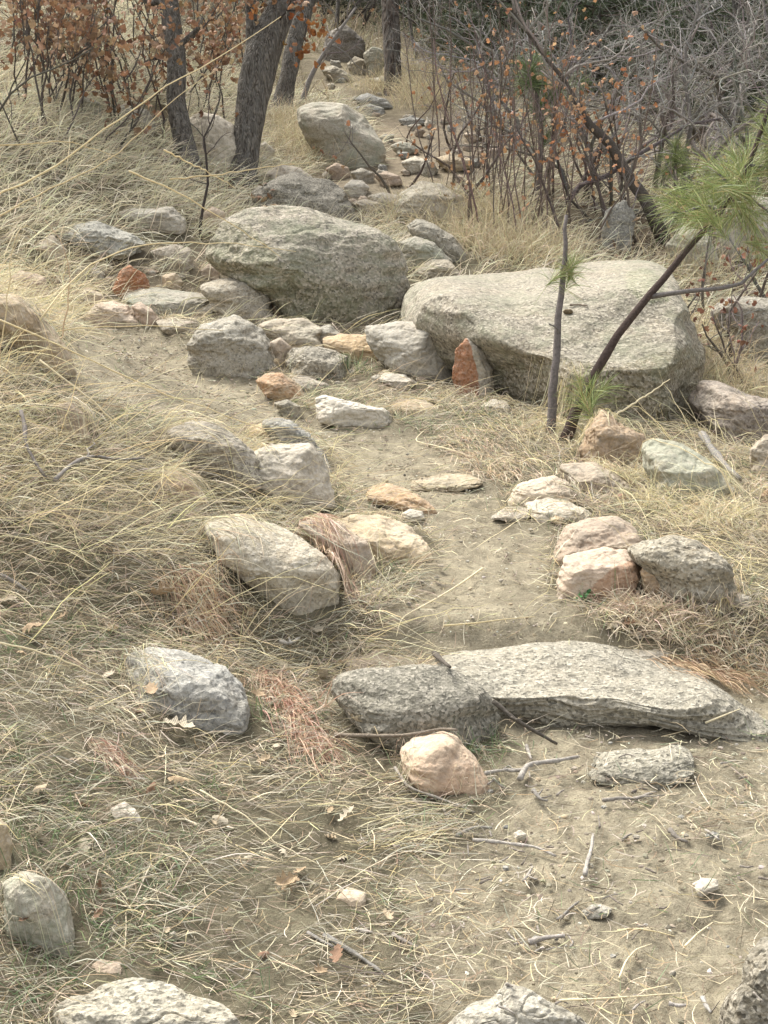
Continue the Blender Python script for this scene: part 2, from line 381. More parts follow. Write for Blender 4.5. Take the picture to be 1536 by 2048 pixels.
    if patch:
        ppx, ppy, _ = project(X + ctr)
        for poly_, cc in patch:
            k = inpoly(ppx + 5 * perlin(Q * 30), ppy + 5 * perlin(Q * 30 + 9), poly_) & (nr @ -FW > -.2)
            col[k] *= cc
    a = me.attributes.new('tint', 'FLOAT_COLOR', 'POINT'); c4 = np.ones((len(X), 4), np.float32); c4[:, :3] = col; a.data.foreach_set('color', c4.ravel())
    me.update()
    o = put(kind, me, M[mat], loc=[float(q) for q in ctr])
    ROCKS.append((ctr, w, dep, X + ctr))
    return tag(o, label, cat or kind, group)
ROCKS = []
B_ = dict(kind='boulder')
RK = [
 # ---- foreground
 ('big pale speckled boulder cut by the bottom edge at lower left', 'coarse', [(110,2010),(150,1990),(220,1968),(270,1955),(320,1958),(390,1990),(450,2010),(480,2045),(485,2130),(100,2130)], dict(base=2140, n=2.4, depth=.42, bury=.05, tint=(1.2,1.18,1.13), smooth=1, rough=1., **B_)),
 ('pointed grey stone cut by the bottom edge beside the bare dirt', 'grey', [(890,2052),(940,2010),(978,1995),(1013,1964),(1048,1980),(1118,2010),(1163,2035),(1185,2062),(1190,2130),(885,2130)], dict(base=2120, n=2.2, depth=.42, smooth=0, bury=.05)),
 ('tall dark coarse boulder in the lower right corner', 'coarse', [(1428,2050),(1445,2000),(1480,1965),(1490,1910),(1540,1862),(1640,1850),(1700,1950),(1700,2180),(1430,2180)], dict(base=2120, tint=(.45,.40,.33), **B_)),
 ('grey lichen-flecked rock half sunk in grass at lower left', 'lichen', [(5,1765),(50,1738),(100,1758),(130,1785),(146,1835),(152,1870),(130,1905),(60,1905),(8,1850)], dict(tint=(1.2,1.19,1.17))),
 ('tan rock cut by the left edge above the grey sunken rock', 'tan', [(-60,1650),(0,1638),(15,1650),(26,1690),(20,1740),(-60,1750)], {}),
 ('small tan pebble rock just above the bottom left boulder', 'pink', [(180,1932),(200,1918),(245,1925),(249,1950),(205,1962)], {}),
 ('small pale flat-topped stone in thin grass left of the bare dirt', 'pink', [(668,1797),(695,1773),(732,1785),(733,1815),(700,1818),(670,1805)], dict(smooth=0, n=3.5, tint=(1.1,1.1,1.05))),
 ('small chalky white rock among flattened grass at left', 'white', [(220,1617),(250,1603),(272,1618),(286,1642),(250,1650),(228,1636)], {}),
 ('tiny white pebble below the oak leaves at lower left', 'white', [(338,1868),(348,1862),(357,1870),(352,1880),(340,1878)], {}),
 ('tiny white chip lying on the dirt near the forked twig', 'white', [(1027,1666),(1040,1660),(1053,1668),(1048,1679),(1030,1675)], {}),
 ('smooth grey pebble at right on the near dirt', 'bluish', [(1410,1668),(1425,1662),(1440,1666),(1438,1674),(1412,1676)], {}),
 ('pale stone barely showing through the dirt at lower right', 'pale', [(1383,1768),(1402,1755),(1435,1758),(1437,1775),(1400,1787)], dict(bury=.3, n=2.2)),
 ('low rounded stone crown in the near dirt', 'grey', [(1160,1822),(1182,1809),(1205,1808),(1226,1818),(1215,1828),(1175,1830)], dict(bury=.4, n=2.2)),
 ('embedded grey coarse rock breaking through the near trail', 'coarse', [(1172,1542),(1193,1505),(1248,1497),(1300,1500),(1358,1487),(1385,1503),(1392,1535),(1370,1552),(1308,1560),(1193,1552)], dict(bury=.3, n=2.4, rough=.8, tint=(.72,.72,.68), depth=.9)),
 ('smooth pink wedge rock leaning on the dark speckled rock', 'pink', [(797,1497),(828,1475),(888,1462),(913,1472),(948,1510),(978,1550),(984,1597),(918,1590),(858,1580),(808,1545)], dict(n=2.4, smooth=2, rough=.5, tint=(1.04,.98,.92))),
 ('dark speckled coarse rock with pale grains behind the pink wedge', 'speckle', [(655,1355),(700,1335),(760,1333),(850,1328),(900,1333),(960,1365),(1000,1415),(995,1460),(960,1502),(920,1500),(850,1490),(760,1470),(720,1450),(675,1410)], dict(n=2.7, depth=.6, tint=(.80,.79,.75), smooth=1, rough=.5, crk=0, cuts=3)),
 ('small pinkish stone tucked behind the dark speckled rock', 'pink', [(685,1322),(705,1300),(745,1290),(790,1303),(830,1310),(852,1325),(830,1350),(700,1350)], dict(base=1352, tint=(.95,1,1))),
 ('long arched grey slab stepping across the trail', 'coarse', [(800,1385),(850,1330),(900,1303),(968,1293),(1048,1284),(1148,1281),(1218,1290),(1288,1306),(1358,1324),(1418,1358),(1468,1388),(1570,1425),(1570,1460),(1468,1442),(1388,1432),(1320,1422),(1248,1422),(1118,1426),(1058,1415),(960,1410),(850,1410)], dict(dep_m=.50, h_m=.20, cfac=.3, n=3.2, planes=[((0,-.3,1),.78)], smooth=1, bury=.32, base=1428, depth_at=1150, cuts=2, rough=.75, crk=0, layk=.25, tint=(.92,.91,.88), yaw=-.12, **B_)),
 ('flat pale slab lying behind the arched grey slab', 'pale', [(1160,1290),(1200,1278),(1268,1284),(1333,1297),(1352,1310),(1340,1322),(1293,1320),(1200,1312)], dict(n=3.5, depth=.6)),
 ('dark grey rock poking from matted grass at left', 'bluish', [(245,1312),(300,1292),(380,1303),(450,1333),(490,1373),(502,1408),(495,1440),(440,1445),(350,1445),(280,1400)], dict(n=2.7, tint=(1.1,1.1,1.12))),
 # ---- left edge of trail
 ('large rounded grey rock overhanging the reddish grass, left of trail', 'grey', [(400,1045),(480,1033),(550,1048),(600,1072),(650,1108),(680,1145),(677,1190),(640,1243),(590,1228),(540,1190),(440,1120)], dict(n=2.5, depth=.9, rough=.5, crk=.1, tint=(1.1,1.05,.98), **B_)),
 ('pink and grey rock between the large rounded rock and the tan slab', 'pink', [(590,1048),(640,1032),(690,1050),(735,1085),(756,1125),(742,1155),(705,1150),(680,1130),(640,1090)], dict(n=2.8, tint=(.92,.95,.95))),
 ('smooth tan slab sloping onto the left side of the trail', 'tan', [(662,1045),(700,1028),(760,1030),(820,1053),(857,1085),(870,1117),(820,1122),(760,1118),(700,1090)], dict(n=2.6, depth=.8, smooth=1, tint=(1.03,1.05,1.1))),
 ('big round-shouldered pinkish grey rock at the trail bend', 'pale', [(498,905),(540,887),(620,886),(645,908),(663,960),(671,998),(610,1008),(540,1000),(500,960)], dict(n=3., smooth=1, depth=.75, **B_)),
 ('broad grey rock veiled by dry grass left of the trail bend', 'grey', [(330,860),(380,842),(425,845),(470,870),(500,895),(522,920),(522,960),(450,970),(360,930)], dict(n=2.5, tint=(1.1,1.05,1.02), **B_)),
 ('small orange-stained rock wedged at the trail bend', 'tan', [(480,878),(497,855),(525,845),(548,862),(562,890),(500,898)], dict(tint=(1,.92,.85))),
 ('flat blue-grey layered rock at the trail bend', 'bluish', [(518,843),(545,834),(580,840),(620,868),(655,908),(667,940),(620,930),(560,900)], dict(n=3., depth=.7, rough=.95)),
 ('pink rock mostly buried in dry grass on the left bank', 'pink', [(308,962),(340,940),(372,955),(400,975),(422,1002),(380,1018),(320,990)], {}),
 ('faded pink stone under straw higher on the left bank', 'pink', [(110,812),(140,800),(172,830),(182,872),(140,880),(115,850)], {}),
 ('long pale tan rock at the left edge of the photo above the trail', 'tan', [(-40,590),(30,588),(70,620),(110,660),(138,690),(155,732),(110,738),(50,700),(-40,640)], dict(tint=(.84,.84,.86), base=735, n=2.5)),
 ('pink angular rock under red grass at the far left', 'pink', [(8,562),(40,540),(90,553),(104,590),(60,612),(15,592)], {}),
 # ---- trail stones
 ('tan wedge stone rising from the middle of the trail', 'tan', [(730,987),(745,970),(775,966),(820,980),(860,1003),(877,1020),(830,1020),(780,1008),(738,1002)], dict(tint=(1,.88,.82), smooth=0)),
 ('flat dusty stone set level in the middle of the trail', 'tan', [(815,966),(843,952),(900,945),(953,951),(970,966),(920,977),(830,978)], dict(bury=.2, n=2.6, depth=1, tint=(.88,.92,.95))),
 ('small pale stone at the tip of the tan wedge stone', 'pale', [(802,1027),(820,1018),(845,1022),(851,1036),(815,1040)], {}),
 ('white elongated stone lying along the upper trail edge', 'white', [(629,797),(645,790),(690,800),(735,811),(780,820),(786,842),(750,851),(700,851),(635,840)], dict(n=3., depth=.45, smooth=1)),
 ('orange and grey wedge rock on the upper trail edge', 'orange', [(510,762),(530,745),(565,746),(600,770),(616,795),(590,804),(530,787)], dict(tint=(1.15,1.25,1.3), smooth=1)),
 ('small dirt-covered rock beneath the orange and grey wedge', 'grey', [(546,806),(575,798),(600,812),(606,832),(570,832)], dict(tint=(.85,.82,.75))),
 ('flat pale shard at the foot of the speckled oval rock', 'pale', [(572,753),(620,754),(660,770),(655,784),(600,778)], {}),
 # ---- rock row above upper trail
 ('blocky grey boulder with a dark undercut beside the upper trail', 'grey', [(372,690),(400,650),(470,629),(525,658),(546,695),(563,728),(566,748),(500,752),(450,748),(382,738)], dict(n=3.2, smooth=0, rough=1., **B_)),
 ('speckled oval rock in the row above the white stone', 'coarse', [(568,722),(580,697),(620,691),(670,700),(700,714),(706,756),(650,764),(590,756)], dict(n=3., tint=(1.1,1.05,1))),
 ('small pink rock wedged right of the blocky grey boulder', 'pink', [(538,684),(560,674),(582,693),(580,720),(562,733),(547,705)], dict(base=735)),
 ('flat pinkish grey rock behind the blocky grey boulder', 'pink', [(512,648),(560,636),(610,636),(650,658),(645,690),(580,696),(530,672)], dict(base=700, tint=(.92,1,1))),
 ('low tan and cream rock behind the speckled oval rock', 'tan', [(645,677),(680,667),(740,668),(762,690),(758,730),(700,722),(650,702)], dict(base=728, tint=(1,.95,.9))),
 ('small grey stone between the pinkish flat rock and the low tan rock', 'grey', [(632,657),(660,648),(682,668),(672,690),(640,686)], dict(base=700)),
 ('pale flat stone on the outer edge of the upper trail', 'pale', [(308,642),(350,635),(400,645),(402,668),(330,664)], dict(tint=(.95,.93,.9))),
 ('broad bluish grey rock left of the split orange stone', 'pale', [(728,650),(800,642),(850,645),(893,642),(910,668),(912,710),(905,758),(850,752),(770,725),(733,685)], dict(base=760, n=3.2, tint=(.9,.93,.96), smooth=1, **B_)),
 ('small white stone in grass below the broad bluish grey rock', 'white', [(753,757),(770,745),(812,749),(838,765),(800,778)], {}),
 ('upright half-moon stone with an orange face and grey edge', 'pale', [(903,752),(912,697),(933,674),(965,700),(985,740),(990,778),(984,800),(920,785)], dict(n=2.4, depth=.5, smooth=1, patch=[([(890,800),(895,690),(930,668),(940,690),(955,740),(958,800)], np.array((.85,.40,.22)))])),
 ('small tan stones patch in the grass right of the trail', 'tan', [(775,812),(800,798),(850,800),(880,815),(860,835),(800,832)], dict(bury=.3)),
 ('half hidden pale stone below the upright half-moon stone', 'pale', [(960,812),(985,798),(1015,802),(1022,818),(990,828)], dict(bury=.3)),
 # ---- big boulders
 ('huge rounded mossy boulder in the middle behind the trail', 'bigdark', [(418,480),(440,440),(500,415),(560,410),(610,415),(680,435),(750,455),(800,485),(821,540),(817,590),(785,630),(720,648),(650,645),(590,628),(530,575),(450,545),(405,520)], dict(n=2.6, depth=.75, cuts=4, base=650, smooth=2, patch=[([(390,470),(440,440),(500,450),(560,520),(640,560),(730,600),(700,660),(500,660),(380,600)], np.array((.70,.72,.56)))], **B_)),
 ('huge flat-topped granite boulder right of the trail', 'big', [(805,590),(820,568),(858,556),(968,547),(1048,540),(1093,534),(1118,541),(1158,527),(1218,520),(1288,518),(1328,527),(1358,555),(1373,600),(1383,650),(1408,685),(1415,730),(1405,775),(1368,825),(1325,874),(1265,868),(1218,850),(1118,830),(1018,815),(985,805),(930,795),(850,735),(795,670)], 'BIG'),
 ('brown-patched grey rock at the foot of the mossy boulder', 'grey', [(395,572),(440,555),(490,559),(530,574),(546,600),(548,638),(515,646),(450,640),(420,605)], dict(tint=(1.02,.97,.9), n=2.8, **B_)),
 ('small orange shard standing against the mossy boulder', 'orange', [(543,607),(555,587),(570,583),(580,615),(579,638),(550,636)], dict(smooth=0, n=2.4)),
 ('low long grey rock left of the brown-patched rock', 'lichen', [(243,597),(260,573),(300,571),(340,580),(400,584),(437,600),(445,632),(300,628),(250,615)], dict(n=2.7)),
 ('reddish orange rock in the dirt hollow at left', 'orange', [(223,577),(240,540),(260,529),(292,550),(302,572),(260,600),(226,600)], dict(tint=(.85,.62,.52), smooth=1)),
 ('small cream and orange stone right of the reddish rock', 'tan', [(323,551),(350,544),(368,565),(357,585),(328,578)], dict(tint=(1.15,1.15,1.2))),
 ('small pink stone above the brown-patched grey rock', 'pink', [(400,542),(415,527),(440,544),(437,560),(405,560)], {}),
 ('smooth light pink rock at the head of the upper trail', 'pink', [(168,632),(190,607),(225,600),(260,613),(282,640),(280,653),(200,654),(170,648)], dict(n=2.6, tint=(1.1,1.1,1.1))),
 ('small light pink rock leaning on its larger pink neighbour', 'pink', [(262,612),(280,603),(307,620),(324,642),(310,653),(285,648)], dict(n=2.4, tint=(1.1,1.05,1.05))),
 ('dusty pink rock behind the smooth light pink rock', 'pink', [(148,592),(170,574),(200,584),(218,602),(190,620),(153,610)], dict(base=620)),
 ('grey layered rock jutting over a dirt hollow', 'bluish', [(123,475),(150,448),(190,442),(240,457),(292,487),(282,508),(240,520),(175,509),(135,492)], dict(base=522, n=3., rough=1.3, smooth=0, tint=(1.3,1.28,1.2), bury=0)),
 ('rounded pinkish grey rock below the jutting layered rock', 'pale', [(298,502),(350,488),(382,496),(389,532),(350,545),(303,528)], dict(tint=(.88,.86,.84))),
 ('long pale rock ledge in the grass above the jutting layered rock', 'pale', [(218,432),(255,415),(300,418),(345,412),(373,438),(372,462),(300,456),(240,445)], dict(base=465, tint=(.92,.95,.97))),
 ('blurred pink stone behind the mossy boulder shoulder', 'pink', [(398,432),(425,412),(450,425),(450,455),(405,455)], dict(base=470)),
 ('mottled pink rock showing under grass at far left', 'pink', [(70,492),(105,470),(135,500),(130,530),(80,528)], dict(tint=(.9,.95,.95))),
 # ---- right of trail
 ('knobbly reddish tan rock in front of the flat-topped boulder', 'tan', [(1150,905),(1170,870),(1188,838),(1203,820),(1218,829),(1243,850),(1288,870),(1297,895),(1290,915),(1218,935),(1160,930)], dict(tint=(.85,.78,.78), smooth=0, rough=1.)),
 ('smooth grey-green boulder behind grass at right', 'lichen', [(1280,895),(1295,880),(1323,877),(1358,884),(1398,908),(1438,938),(1480,977),(1440,1010),(1340,1000),(1290,945)], dict(tint=(1.12,1.14,1.1), n=2.4, rough=.7, **B_)),
 ('long dark pitted rock at the right edge beside the big boulder', 'dark', [(1375,800),(1398,758),(1440,764),(1493,790),(1580,800),(1600,860),(1520,888),(1458,870),(1393,835)], dict(tint=(1.5,1.4,1.35), n=2.8, rough=1., **B_)),
 ('plain pinkish rock cut by the right edge below the pitted rock', 'pink', [(1498,900),(1530,868),(1600,870),(1620,930),(1570,960),(1500,935)], dict(tint=(.75,.78,.78))),
 ('small brown stone at the right edge of the grass', 'orange', [(1520,990),(1536,975),(1565,980),(1570,1015),(1530,1015)], dict(tint=(.6,.65,.7))),
 ('pink whaleback rock above the line of trail-edge rocks', 'pink', [(1115,938),(1128,925),(1188,924),(1222,940),(1270,977),(1240,992),(1168,978),(1125,960)], dict(tint=(1,1.05,1.05), n=2.4)),
 ('pale pink domed rock at the top of the trail-edge line', 'pink', [(1016,992),(1038,965),(1108,950),(1140,965),(1152,992),(1125,1008),(1050,1014),(1018,1010)], dict(tint=(1.08,1.1,1.08), n=2.5)),
 ('cream ridge-backed rock in front of the pale pink dome', 'pale', [(1048,1003),(1093,992),(1138,1000),(1190,1027),(1162,1043),(1080,1040),(1052,1020)], dict(n=2.4)),
 ('small flat cream stone on the trail beside the pale dome', 'pale', [(976,1034),(1013,1012),(1053,1014),(1070,1028),(1040,1040)], dict(n=2.5)),
 ('tiny tan stone in front of the cream ridge-backed rock', 'tan', [(1092,1037),(1110,1027),(1132,1038),(1118,1048)], {}),
 ('dusky pink rock above the light pink block', 'pink', [(1106,1095),(1130,1050),(1175,1035),(1238,1030),(1278,1063),(1292,1098),(1250,1130),(1150,1130),(1110,1115)], dict(base=1135, n=2.6, tint=(.93,.93,.93))),
 ('light pink block with a brown broken face at the trail edge', 'pink', [(1111,1165),(1128,1110),(1208,1094),(1248,1099),(1290,1125),(1278,1160),(1260,1198),(1198,1205),(1138,1198),(1116,1188)], dict(smooth=0, n=3., tint=(1.12,1.1,1.1), patch=[([(1172,1210),(1180,1175),(1235,1130),(1262,1120),(1300,1128),(1290,1170),(1270,1215)], np.array((.78,.62,.52)))], **B_)),
 ('coarse crystalline grey boulder at the right trail edge', 'coarse', [(1245,1100),(1288,1078),(1343,1069),(1400,1084),(1440,1108),(1468,1143),(1473,1180),(1455,1224),(1410,1215),(1370,1195),(1330,1180),(1290,1140)], dict(tint=(1.1,1.02,.9), n=2.8, rough=1., depth=.6, **B_)),
 ('tan wedge between the pink block and the crystalline boulder', 'tan', [(1280,1135),(1340,1132),(1400,1157),(1415,1192),(1340,1198),(1285,1178)], dict(tint=(.95,.85,.8), depth=.4, base=1205)),
 ('small pale stone at the foot of the crystalline boulder', 'white', [(1456,1198),(1480,1187),(1504,1195),(1502,1217),(1465,1218)], {}),
 ('tiny white pebble on the trail above the pale slab', 'white', [(1270,1268),(1278,1263),(1286,1268),(1283,1275),(1273,1275)], {}),
 # ---- behind, between boulders
 ('grey-green rock tucked behind the mossy boulder shoulder', 'lichen', [(798,484),(828,472),(868,484),(910,518),(885,535),(810,530)], dict(base=545, n=2.4)),
 ('rounded dark grey rock behind the grey-green one', 'grey', [(810,452),(833,437),(870,448),(915,478),(938,510),(900,525),(850,500)], dict(base=528, tint=(.8,.8,.78), n=2.4)),
 ('low tan rock in front of the grey-green one', 'pale', [(826,540),(865,516),(900,520),(922,545),(880,560),(840,558)], dict(base=560, tint=(.9,.88,.82), n=2.5)),
 ('dark speckled rock above the mossy boulder', 'coarse', [(492,400),(515,373),(555,353),(590,343),(625,355),(660,357),(692,385),(730,447),(650,455),(560,440),(500,425)], dict(base=455, tint=(.66,.65,.65), n=2.7, rough=1., **B_)),
 ('pale cream rock at the foot of the thick oak trunk', 'pale', [(528,347),(560,329),(600,335),(627,355),(600,378),(540,372)], dict(base=380)),
 ('chalk white stone beside the dark speckled rock', 'white', [(686,374),(702,359),(725,360),(740,375),(728,392),(700,392)], {}),
 ('pale stone on the upper path behind the chalk white one', 'pale', [(735,392),(765,384),(800,390),(815,405),(780,420),(740,412)], {}),
 ('flat pale stone sunk in the upper path', 'pale', [(700,405),(730,398),(760,405),(765,420),(720,424)], {}),
 ('large pale boulder seen through the shrub stems', 'pale', [(783,412),(800,385),(840,362),(882,368),(925,392),(945,432),(900,460),(820,445)], dict(base=462, n=2.3, tint=(.8,.8,.76), **B_)),
 ('pink stone above the chalk white stone', 'pink', [(650,338),(672,325),(698,335),(700,352),(670,360)], {}),
 ('grey stone at the end of the lichen boulder', 'grey', [(700,345),(722,336),(748,345),(750,362),(715,366)], {}),
 ('pinkish flat stone on the upper path bend', 'pink', [(748,350),(772,342),(800,352),(806,366),(765,370)], {}),
 ('cream stone on the upper path by the shrubs', 'white', [(800,325),(830,312),(862,320),(870,338),(820,345)], dict(tint=(.85,.85,.82))),
 ('tan stone step on the upper path', 'tan', [(868,318),(900,306),(940,315),(952,332),(900,342)], {}),
 ('mossy stone below the shrubs on the upper path', 'lichen', [(778,292),(800,282),(832,288),(840,302),(800,310)], {}),
 ('sloping boulder with a pale lichen crown beside the upper path', 'lichen', [(592,217),(625,204),(690,206),(730,234),(768,283),(775,305),(745,342),(700,338),(650,318),(612,280),(596,245)], dict(base=342, n=2.6, tint=(1.0,1.0,1.0), **B_)),
 ('white boulder between the two oak trunks', 'white', [(372,240),(400,224),(435,229),(468,250),(482,300),(460,332),(400,330),(372,290)], dict(base=340, tint=(1.05,1.02,.98), **B_)),
 ('small white rock right of the thick oak trunk', 'white', [(507,294),(530,283),(550,300),(546,320),(515,328)], {}),
 ('small grey rock under the small white rock', 'grey', [(500,318),(525,310),(545,325),(540,345),(505,342)], {}),
 # ---- far
 ('far dark boulder at the top of the path', 'dark', [(640,105),(655,65),(690,48),(728,78),(735,110),(700,125),(650,120)], B_),
 ('far grey stone right of the dark boulder', 'pale', [(693,128),(710,112),(733,121),(740,146),(705,150)], dict(tint=(.8,.78,.7))),
 ('far mossy boulder left of the pine trunk', 'lichen', [(725,107),(745,92),(770,100),(792,140),(780,162),(738,150)], dict(tint=(.8,.8,.75), **B_)),
 ('far round boulder right of the pine trunk', 'lichen', [(826,88),(848,78),(868,88),(873,112),(830,114)], dict(tint=(.7,.7,.7), **B_)),
 ('far shaded boulder in the dark shrubs', 'lichen', [(885,135),(905,105),(930,97),(953,120),(948,158),(895,160)], dict(tint=(.65,.66,.62), **B_)),
 ('far flat grey stone in the path by the pine', 'bluish', [(700,195),(735,186),(775,200),(790,215),(740,218)], {}),
 ('far low grey stone across the path', 'bluish', [(700,215),(740,208),(768,216),(775,232),(720,232)], {}),
 ('far stone slab at the path edge below the pine', 'bluish', [(795,240),(820,233),(850,238),(852,248),(810,250)], {}),
 ('far long flat slab on the path crest', 'pale', [(640,140),(665,130),(700,148),(715,162),(670,165)], dict(tint=(.8,.8,.75))),
 ('far mossy slab beside the path crest', 'lichen', [(735,158),(765,152),(800,168),(805,182),(760,180)], {}),
 ('pale boulder behind the pine sapling needles', 'white', [(1405,400),(1440,376),(1480,385),(1560,400),(1600,470),(1560,520),(1430,500)], dict(base=530, tint=(.8,.8,.78), **B_)),
 ('pale lichen rock beneath the bare oak branches', 'lichen', [(1330,490),(1370,450),(1420,470),(1440,520),(1400,545),(1340,530)], dict(base=560, tint=(1.2,1.2,1.15), **B_)),
 ('grey rock glimpsed behind the leaning dark limb', 'bluish', [(1195,470),(1212,420),(1250,398),(1272,430),(1260,490),(1210,500)], dict(base=505, tint=(.9,.9,.9))),
 ('shaded grey rock behind the flat-topped boulder at right', 'grey', [(1420,620),(1460,590),(1560,600),(1600,680),(1560,720),(1450,700)], dict(base=730, tint=(.75,.73,.7), **B_)),
 ('pale stone among scrub oak stems on the left hillside', 'lichen', [(62,152),(90,141),(120,145),(130,168),(80,170)], dict(tint=(1.1,1.12,1.1))),
 ('greenish boulder among scrub oak on the left hillside', 'lichen', [(130,205),(165,190),(200,205),(205,235),(150,240)], dict(tint=(1.1,1.15,1.1), **B_)),
 ('grey rock low among the scrub oak stems', 'grey', [(215,225),(250,208),(295,218),(315,250),(260,268),(220,255)], dict(**B_)),
 ('far grey boulder at the top left of the hillside', 'lichen', [(120,10),(150,-8),(190,0),(195,30),(130,35)], B_),
]
for lab, mt, poly, kw in RK:
    if kw == 'BIG':
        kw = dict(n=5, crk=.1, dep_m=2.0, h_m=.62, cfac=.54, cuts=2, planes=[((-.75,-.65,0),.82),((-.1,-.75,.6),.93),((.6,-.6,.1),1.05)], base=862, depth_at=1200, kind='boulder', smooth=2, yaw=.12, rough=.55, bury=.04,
                  patch=[([(1250,545),(1290,535),(1330,560),(1340,600),(1290,610),(1255,580)], np.array((.92,1.05,.84))), ([(960,900),(985,735),(1100,712),(1230,735),(1330,700),(1420,690),(1440,900)], np.array((.60,.55,.40)))])  # front face patch: moss brown, with the face's shade also painted into the tint
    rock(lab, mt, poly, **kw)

def stones(n, zone_, wr, mats, lab, grp, seed):
    r = np.random.default_rng(seed); Z = np.array(zone_, float); k = 0; t = 0
    while k < n and t < 4000:
        t += 1; x = r.uniform(Z[:, 0].min(), Z[:, 0].max()); y = r.uniform(Z[:, 1].min(), Z[:, 1].max())
        if not inpoly(np.array([x]), np.array([y]), zone_)[0]: continue
        w = r.uniform(*wr) / 2; h = w * r.uniform(.45, .75); a = np.arange(9) / 9 * 2 * np.pi; q = 1 + .16 * r.normal(size=9)
        rock(lab, mats[int(r.integers(len(mats)))], [(x + w * c * math.cos(b), y + h * c * math.sin(b)) for b, c in zip(a, q)], kind='stone', group=grp, seed=1000 * seed + k, bury=.3, n=2.4, tint=tuple(.9 + .08 * r.normal() + np.zeros(3))); k += 1
stones(42, [(300, 650), (380, 640), (560, 700), (740, 740), (900, 770), (1000, 800), (900, 840), (780, 800), (640, 770), (560, 740), (420, 660)], (10, 30), ['pink', 'tan', 'grey', 'pale'], 'small stone packed among the larger rocks along the outer edge of the upper trail', 'small stones along the outer edge of the upper trail', 5)
stones(34, [(150, 500), (400, 500), (560, 620), (520, 640), (250, 580), (150, 600)], (12, 36), ['pink', 'grey', 'pale', 'pale'], 'small stone lying in the rubble between the mossy boulder and the left hillside', 'small stones in the rubble left of the mossy boulder', 6)
stones(55, [(610, 120), (720, 130), (800, 210), (900, 240), (990, 300), (900, 400), (700, 420), (640, 350), (780, 300), (720, 230)], (10, 34), ['grey', 'pale', 'pink', 'bluish'], 'small stone set in the far stretch of the path', 'small stones in the far path', 7)
stones(26, [(600, 1000), (900, 930), (1010, 980), (1120, 1060), (1130, 1230), (780, 1260), (820, 1100)], (5, 14), ['tan', 'grey', 'pale'], 'little stone half sunk in the middle trail', 'little stones in the middle trail', 8)
stones(40, [(860, 1620), (1100, 1460), (1500, 1450), (1500, 1900), (1200, 2030), (860, 2030)], (5, 16), ['tan', 'grey', 'bluish'], 'little stone lying on the near dirt', 'little stones on the near dirt', 9)
# height of ground and rocks together, on a 1.5 cm grid
GX0, GY0, GS = -3.2, 1.3, .015; GNX, GNY = int(6.6 / GS), int(9.5 / GS)
_g = np.full((GNY, GNX), -9.)
for _c, _w, _d, _V in ROCKS:
    i = ((_V[:, 1] - GY0) / GS).astype(int); j = ((_V[:, 0] - GX0) / GS).astype(int); k = (i >= 1) & (i < GNY - 1) & (j >= 1) & (j < GNX - 1)
    for di in (0, 1):
        for dj in (0, 1): np.maximum.at(_g, (i[k] + di, j[k] + dj), _V[k, 2])
def rockH(x, y):
    i = np.clip(((y - GY0) / GS).astype(int), 0, GNY - 1); j = np.clip(((x - GX0) / GS).astype(int), 0, GNX - 1); return _g[i, j]
def HR(x, y):
    x = np.asarray(x, float); y = np.asarray(y, float); return np.maximum(H(x, y), rockH(x, y))
def surf(px, py): return ground(px, py, 500, HR)

# soil and thatch banked up against every stone: the ground from here on rises a little round each footprint
_yy = GY0 + GS * np.arange(GNY); _xx = GX0 + GS * np.arange(GNX); _XX, _YY = np.meshgrid(_xx, _yy)
_m = (_g > H(_XX, _YY) + .004).astype(float)
for _ in range(10):
    _m = (np.roll(_m, 1, 0) + _m + np.roll(_m, -1, 0)) / 3; _m = (np.roll(_m, 1, 1) + _m + np.roll(_m, -1, 1)) / 3
H_plain = H
def bank_up(x, y):
    i = np.clip(((y - GY0) / GS).astype(int), 0, GNY - 1); j = np.clip(((x - GX0) / GS).astype(int), 0, GNX - 1); return _m[i, j]
def H(x, y):
    x = np.asarray(x, float); y = np.asarray(y, float); return H_plain(x, y) + (.009 + .010 * sstep(5.5, 8, y)) * bank_up(x, y)
ground.__defaults__ = (700, H)
THIN = [([(150, 480), (400, 480), (560, 590), (740, 640), (920, 700), (900, 790), (560, 770), (350, 640), (150, 670)], .28), ([(60, 1440), (300, 1450), (500, 1430), (640, 1560), (780, 1640), (700, 1720), (450, 1700), (200, 1640), (40, 1560)], .5), ([(-40, 640), (160, 640), (260, 800), (470, 880), (300, 920), (60, 790)], .45), ([(90, 2200), (110, 1990), (220, 1950), (340, 1945), (500, 2020), (520, 2200)], .06), ([(880, 2200), (880, 2030), (1000, 1950), (1200, 2040), (1200, 2200)], .1), ([(1000, 940), (1150, 930), (1300, 1050), (1300, 1100), (1120, 1100), (980, 1050)], .5), ([(780, 420), (960, 480), (930, 570), (790, 560)], .5)]
